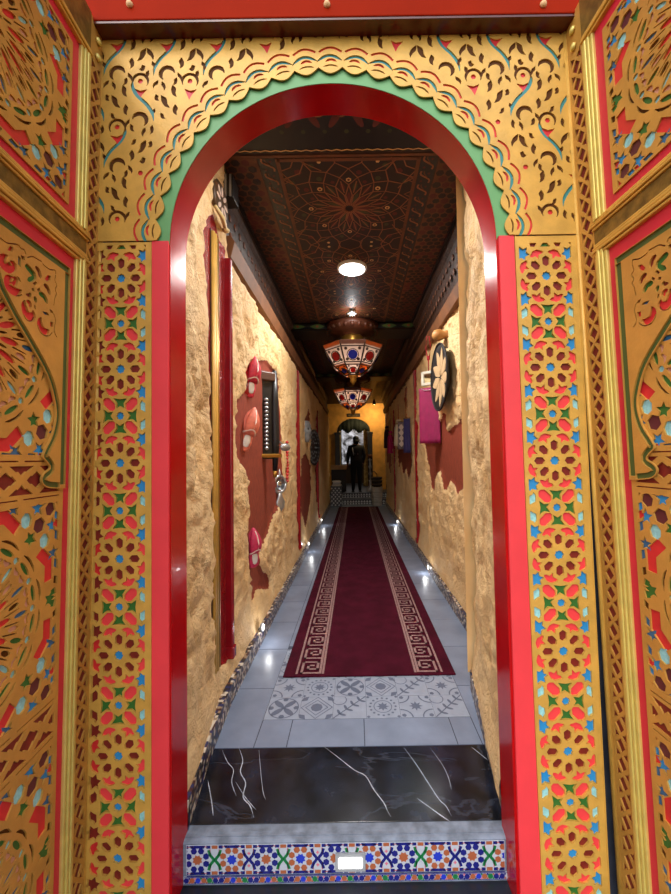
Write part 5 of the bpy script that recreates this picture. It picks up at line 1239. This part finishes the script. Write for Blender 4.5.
# tiled pedestal and stack of cloths
o = empty('tiled_pedestal', (-.56, 9.52, .0)); mb = MB(); mb.box((-.155, -.13, 0), (.155, .13, .56), 0, .006)
for i in range(6):
    for j in range(9):
        if (i+j) % 2 == 0: mb.flat(ngon(-.13+.052*i, .05+.06*j, .026, 4), lambda x, z, h: (x, -.13-h, z), .002, 1); mb.flat(ngon(-.11+.045*i, .05+.06*j, .024, 4), lambda y, z, h: (.155+h, y, z), .002, 1)
obj('block', mb, [ZIG, CHK], o, recalc=False); mb = MB(); mb.box((-.17, -.145, .56), (.17, .145, .59), 0, .006); obj('top_slab', mb, [ZIG], o); tag(o, 'low pedestal clad in black and white tiles at the left end', 'pedestal')
for k, (w_, c) in enumerate(((.13, (210, 206, 196)), (.115, (190, 190, 192)), (.12, (222, 220, 214)))):
    mb = MB(); mb.box((-w_, -.10, 0), (w_, .10, .05), 0, .02); oo = obj('folded_cloth', mb, [mat('folded_cloth_%s' % 'abc'[k], c, .8)], None, (-.55, 9.50, .592+.052*k)); oo.rotation_euler.z = R(8*k-6)
    tag(oo, ('bottom', 'middle', 'top')[k]+' folded white cloth of the stack on the tiled pedestal', 'cloth', 'folded cloths on the pedestal')
# white pot with dark basket stack
o = empty('white_pot', (.62, 9.5, 0)); mb = MB(); mb.lathe([(.12, 0), (.14, .01), (.155, .25), (.165, .52), (.17, .54), (.155, .545), (.145, .5), (.001, .48)], 24); obj('body', mb, [M_('pot_white', (196, 190, 176), rough=.5, var=.12, vscale=16)], o, recalc=True)
for zz in (.12, .26, .40):
    mb = MB(); mb.lathe([(.146+zz*.03, zz-.008), (.158+zz*.03, zz), (.146+zz*.03, zz+.008)], 24); obj('rib', mb, [M_('pot_rib', (150, 144, 132), rough=.5)], o, recalc=True)
tag(o, 'ribbed white pot on the floor at the right end of the corridor', 'pot')
for k in range(3):
    o = empty('basket', (.62, 9.5, .55+.10*k)); mb = MB(); mb.lathe([(.11, 0), (.15, .02), (.16, .075), (.15, .08), (.12, .03), (.001, .025)], 20); obj('bowl', mb, [M_('dark_basket', (48, 38, 30), rough=.8)], o, recalc=True)
    mb = MB(); mb.lathe([(.15, .072), (.168, .078), (.168, .088), (.15, .088)], 20, cap=False); obj('rim', mb, [M_('basket_rim', (120, 104, 84), rough=.7)], o, recalc=True)
    tag(o, ('lowest', 'middle', 'topmost')[k]+' dark basket stacked on the ribbed white pot', 'basket', 'baskets stacked on the white pot')
# hookah
o = empty('hookah', (.46, 10.22, .34)); HG = M_('hookah_glass', (206, 204, 200), rough=.2)
mb = MB(); mb.lathe([(.09, 0), (.11, .02), (.10, .12), (.05, .2), (.035, .30), (.05, .36), (.02, .38)], 16); obj('vase', mb, [HG], o, recalc=True)
mb = MB(); mb.lathe([(.018, .38), (.022, .5), (.05, .56), (.03, .62), (.02, .7), (.06, .78), (.03, .84), (.018, .95), (.05, 1.0), (.02, 1.04)], 14); obj('stem', mb, [SILV], o, recalc=True)
mb = MB(); mb.lathe([(.02, 1.04), (.06, 1.10), (.075, 1.16), (.06, 1.15), (.001, 1.10)], 14); obj('bowl', mb, [M_('hookah_bowl_clay', (120, 70, 44), rough=.6)], o, recalc=True)
mb = MB(); mb.tube(smooth_pts([(.04, 0, .6), (.16, -.02, .62), (.22, -.03, .45), (.18, -.05, .25), (.10, -.08, .3), (.05, -.10, .5)], 4) if 0 else [(.04, 0, .6), (.12, -.02, .64), (.2, -.03, .55), (.22, -.03, .42), (.18, -.05, .28), (.11, -.08, .30), (.05, -.10, .46)], .014, 8); obj('hose', mb, [BLK], o)
tag(o, 'tall pale hookah with dark hose standing beside the person', 'hookah')
# ----------------------------------------------------------------- person
def person(loc, rz):
    me = bpy.data.meshes.new('person'); V = []; E = []; Rr = []
    def v(p, r_, par=None):
        V.append(p); Rr.append(r_ if isinstance(r_, tuple) else (r_, r_))
        if par is not None: E.append((par, len(V)-1))
        return len(V)-1
    pel = v((0, 0, .92), (.155, .115)); wa = v((0, 0, 1.08), (.150, .105), pel); ch = v((0, .01, 1.28), (.175, .12), wa); sh = v((0, 0, 1.40), (.14, .09), ch)
    nk = v((0, .005, 1.48), .055, sh); h1 = v((0, .02, 1.56), (.075, .085), nk); h2 = v((0, .015, 1.64), (.082, .10), h1); v((0, .01, 1.70), (.06, .07), h2)
    for s_ in (-1, 1):
        hip = v((s_*.09, 0, .86), .095, pel); kn = v((s_*(.10), .012, .48), .062, hip); an = v((s_*.105, -.01, .09), .043, kn); v((s_*.112, .12, .035), (.042, .03), an)
        a = v((s_*.19, 0, 1.39), .068, sh); el = v((s_*.255, -.02, 1.12), .052, a)
        wr = v((s_*.265, .07, .90), .034, el) if s_ < 0 else v((s_*.235, .14, .96), .034, el)
        x, y, z = V[wr]
        pm = v((x, y+.02, z-.06), (.036, .022), wr)
        for k in range(4):
            f0 = v((x, y-.012+.018*k+.01, z-.115), .0095, pm); f1 = v((x-s_*.008, y-.012+.018*k+.018, z-.145-(.006 if k in (1, 2) else 0)), .0085, f0); v((x-s_*.02, y-.01+.018*k+.024, z-.168-(.008 if k in (1, 2) else 0)), .0075, f1)
        t0 = v((x-s_*.01, y+.062, z-.06), .0105, pm); v((x-s_*.02, y+.078, z-.095), .009, t0)
    me.from_pydata(V, E, []); o = bpy.data.objects.new('person', me); COL.objects.link(o)
    md = o.modifiers.new('skin', 'SKIN'); sv = me.skin_vertices[0].data
    for i, r_ in enumerate(Rr): sv[i].radius = (r_[0]*(1.3 if r_[0] > .03 else 1), r_[1]*(1.3 if r_[1] > .025 else 1))
    sv[0].use_root = True; md.use_smooth_shade = True
    o.modifiers.new('sub', 'SUBSURF').levels = 1; o.modifiers['sub'].render_levels = 1
    dg = bpy.context.evaluated_depsgraph_get(); ev = o.evaluated_get(dg); m2 = bpy.data.meshes.new_from_object(ev); o.modifiers.clear(); o.data = m2
    for mt in (M_('dark_jacket', (26, 26, 34), rough=.8), M_('dark_trousers', (16, 16, 20), rough=.85), M_('skin', (128, 86, 66), rough=.55), M_('dark_shoes', (14, 13, 14), rough=.5)): m2.materials.append(mt)
    for p in m2.polygons:
        c = p.center; p.use_smooth = True
        arm = abs(c.x) > .19
        if c.z > 1.47 or (arm and c.z < .90): p.material_index = 2
        elif arm or c.z > .93: p.material_index = 0
        elif c.z > .09: p.material_index = 1
        else: p.material_index = 3
    mb = MB(); loft(mb, [(1.615, 0, .012, .098, .115), (1.66, 0, .012, .100, .117), (1.71, 0, .008, .088, .102), (1.745, 0, .004, .055, .065), (1.755, 0, .0, .01, .01)], 18); obj('cap', mb, [BLK], o)
    mb = MB(); loft(mb, [(1.615, 0, .12, .075, .07), (1.628, 0, .12, .07, .066)], 16); obj('cap_brim', mb, [BLK], o)
    mb = MB(); loft(mb, [(1.50, 0, -.045, .068, .035), (1.56, 0, -.055, .085, .045), (1.63, 0, -.05, .09, .06)], 14); obj('hair', mb, [M_('black_hair', (12, 11, 11), rough=.6)], o)
    for s_ in (-1, 1): mb = MB(); loft(mb, [(1.555, s_*.083, .0, .008, .016), (1.58, s_*.09, -.004, .010, .02), (1.605, s_*.088, -.004, .007, .015)], 8); obj('ear', mb, [M_('skin', (0, 0, 0))], o)
    mb = MB(); loft(mb, [(1.555, 0, .118, .014, .012), (1.57, 0, .128, .014, .016), (1.60, 0, .11, .008, .01)], 8); obj('nose', mb, [M_('skin', (0, 0, 0))], o)
    for s_ in (-1, 1): mb = MB(); loft(mb, [(1.596, s_*.03, .105, .013, .008), (1.604, s_*.03, .108, .013, .008)], 8); obj('eye', mb, [M_('eye_dark', (20, 16, 14))], o)
    mb = MB(); loft(mb, [(1.528, 0, .103, .024, .01), (1.536, 0, .106, .022, .01)], 8); obj('mouth', mb, [M_('lips', (130, 70, 60))], o)
    for s_ in (-1, 1): mb = MB(); mb.box((s_*.112-.048, -.06, 0), (s_*.112+.048, .185, .028), 0, .012); obj('shoe_sole', mb, [M_('dark_shoes', (14, 13, 14))], o)
    mb = MB(); mb.prism([(-.055, 1.20), (.0, 1.24), (.05, 1.22), (.055, 1.17), (0, 1.15), (-.05, 1.17)], lambda x, z, h: (x, -.108-h, z), 0, .012); mb.tube([(-.12, -.095, 1.38), (-.105, -.118, 1.27), (-.085, -.112, 1.14)], .016, 6); obj('back_print', mb, [M_('pale_print', (150, 154, 170), rough=.7)], o, recalc=True)['label'] = 'pale stripe and patch on the jacket back'
    o.location = loc; o.rotation_euler.z = rz
    tag(o, 'person in dark jacket and cap standing with back turned at the far end', 'person'); return o
person((.03, 10.3, .34), R(4))
lamp('AREA', (.62, 10.25, 3.02), 9, .12, (1, .75, .38), (R(42), R(8), 0))
o = empty('spot_lamp', (.62, 10.2, CEIL-.02)); mb = MB(); mb.lathe([(.03, .02), (.03, -.02), (.05, -.05), (.06, -.14), (.045, -.14), (.001, -.10)], 14); obj('shade', mb, [BLK], o, recalc=True)
mb = MB(); mb.lathe([(.001, -.11), (.03, -.12), (.025, -.135), (.001, -.145)], 12); obj('bulb', mb, [M_('warm_bulb', (255, 200, 120), emit=(255, 190, 100), estr=10)], o, recalc=True); tag(o, 'small black spot lamp with warm bulb above the far arch', 'lamp')
lamp('POINT', (0, 12.6, 2.9), 14, .1, (1, .85, .65))
# ================================================================ LIGHT
w = bpy.data.worlds.new('sky'); sc.world = w; w.use_nodes = True
nt = w.node_tree; bg = nt.nodes['Background']
sky = nt.nodes.new('ShaderNodeTexSky'); sky.sky_type = 'NISHITA'; sky.sun_disc = False
sky.sun_elevation = R(48); sky.sun_rotation = R(200); sky.air_density = 1.2; sky.dust_density = 2.0
hs_ = nt.nodes.new('ShaderNodeHueSaturation'); hs_.inputs['Saturation'].default_value = .45; nt.links.new(sky.outputs['Color'], hs_.inputs['Color']); nt.links.new(hs_.outputs['Color'], bg.inputs['Color']); bg.inputs['Strength'].default_value = .185
vs = sc.view_settings; sc.display_settings.display_device = 'sRGB'
vs.view_transform = 'Standard'; vs.look = 'None'; vs.gamma = 1; vs.use_curve_mapping = False; vs.exposure = 0.9
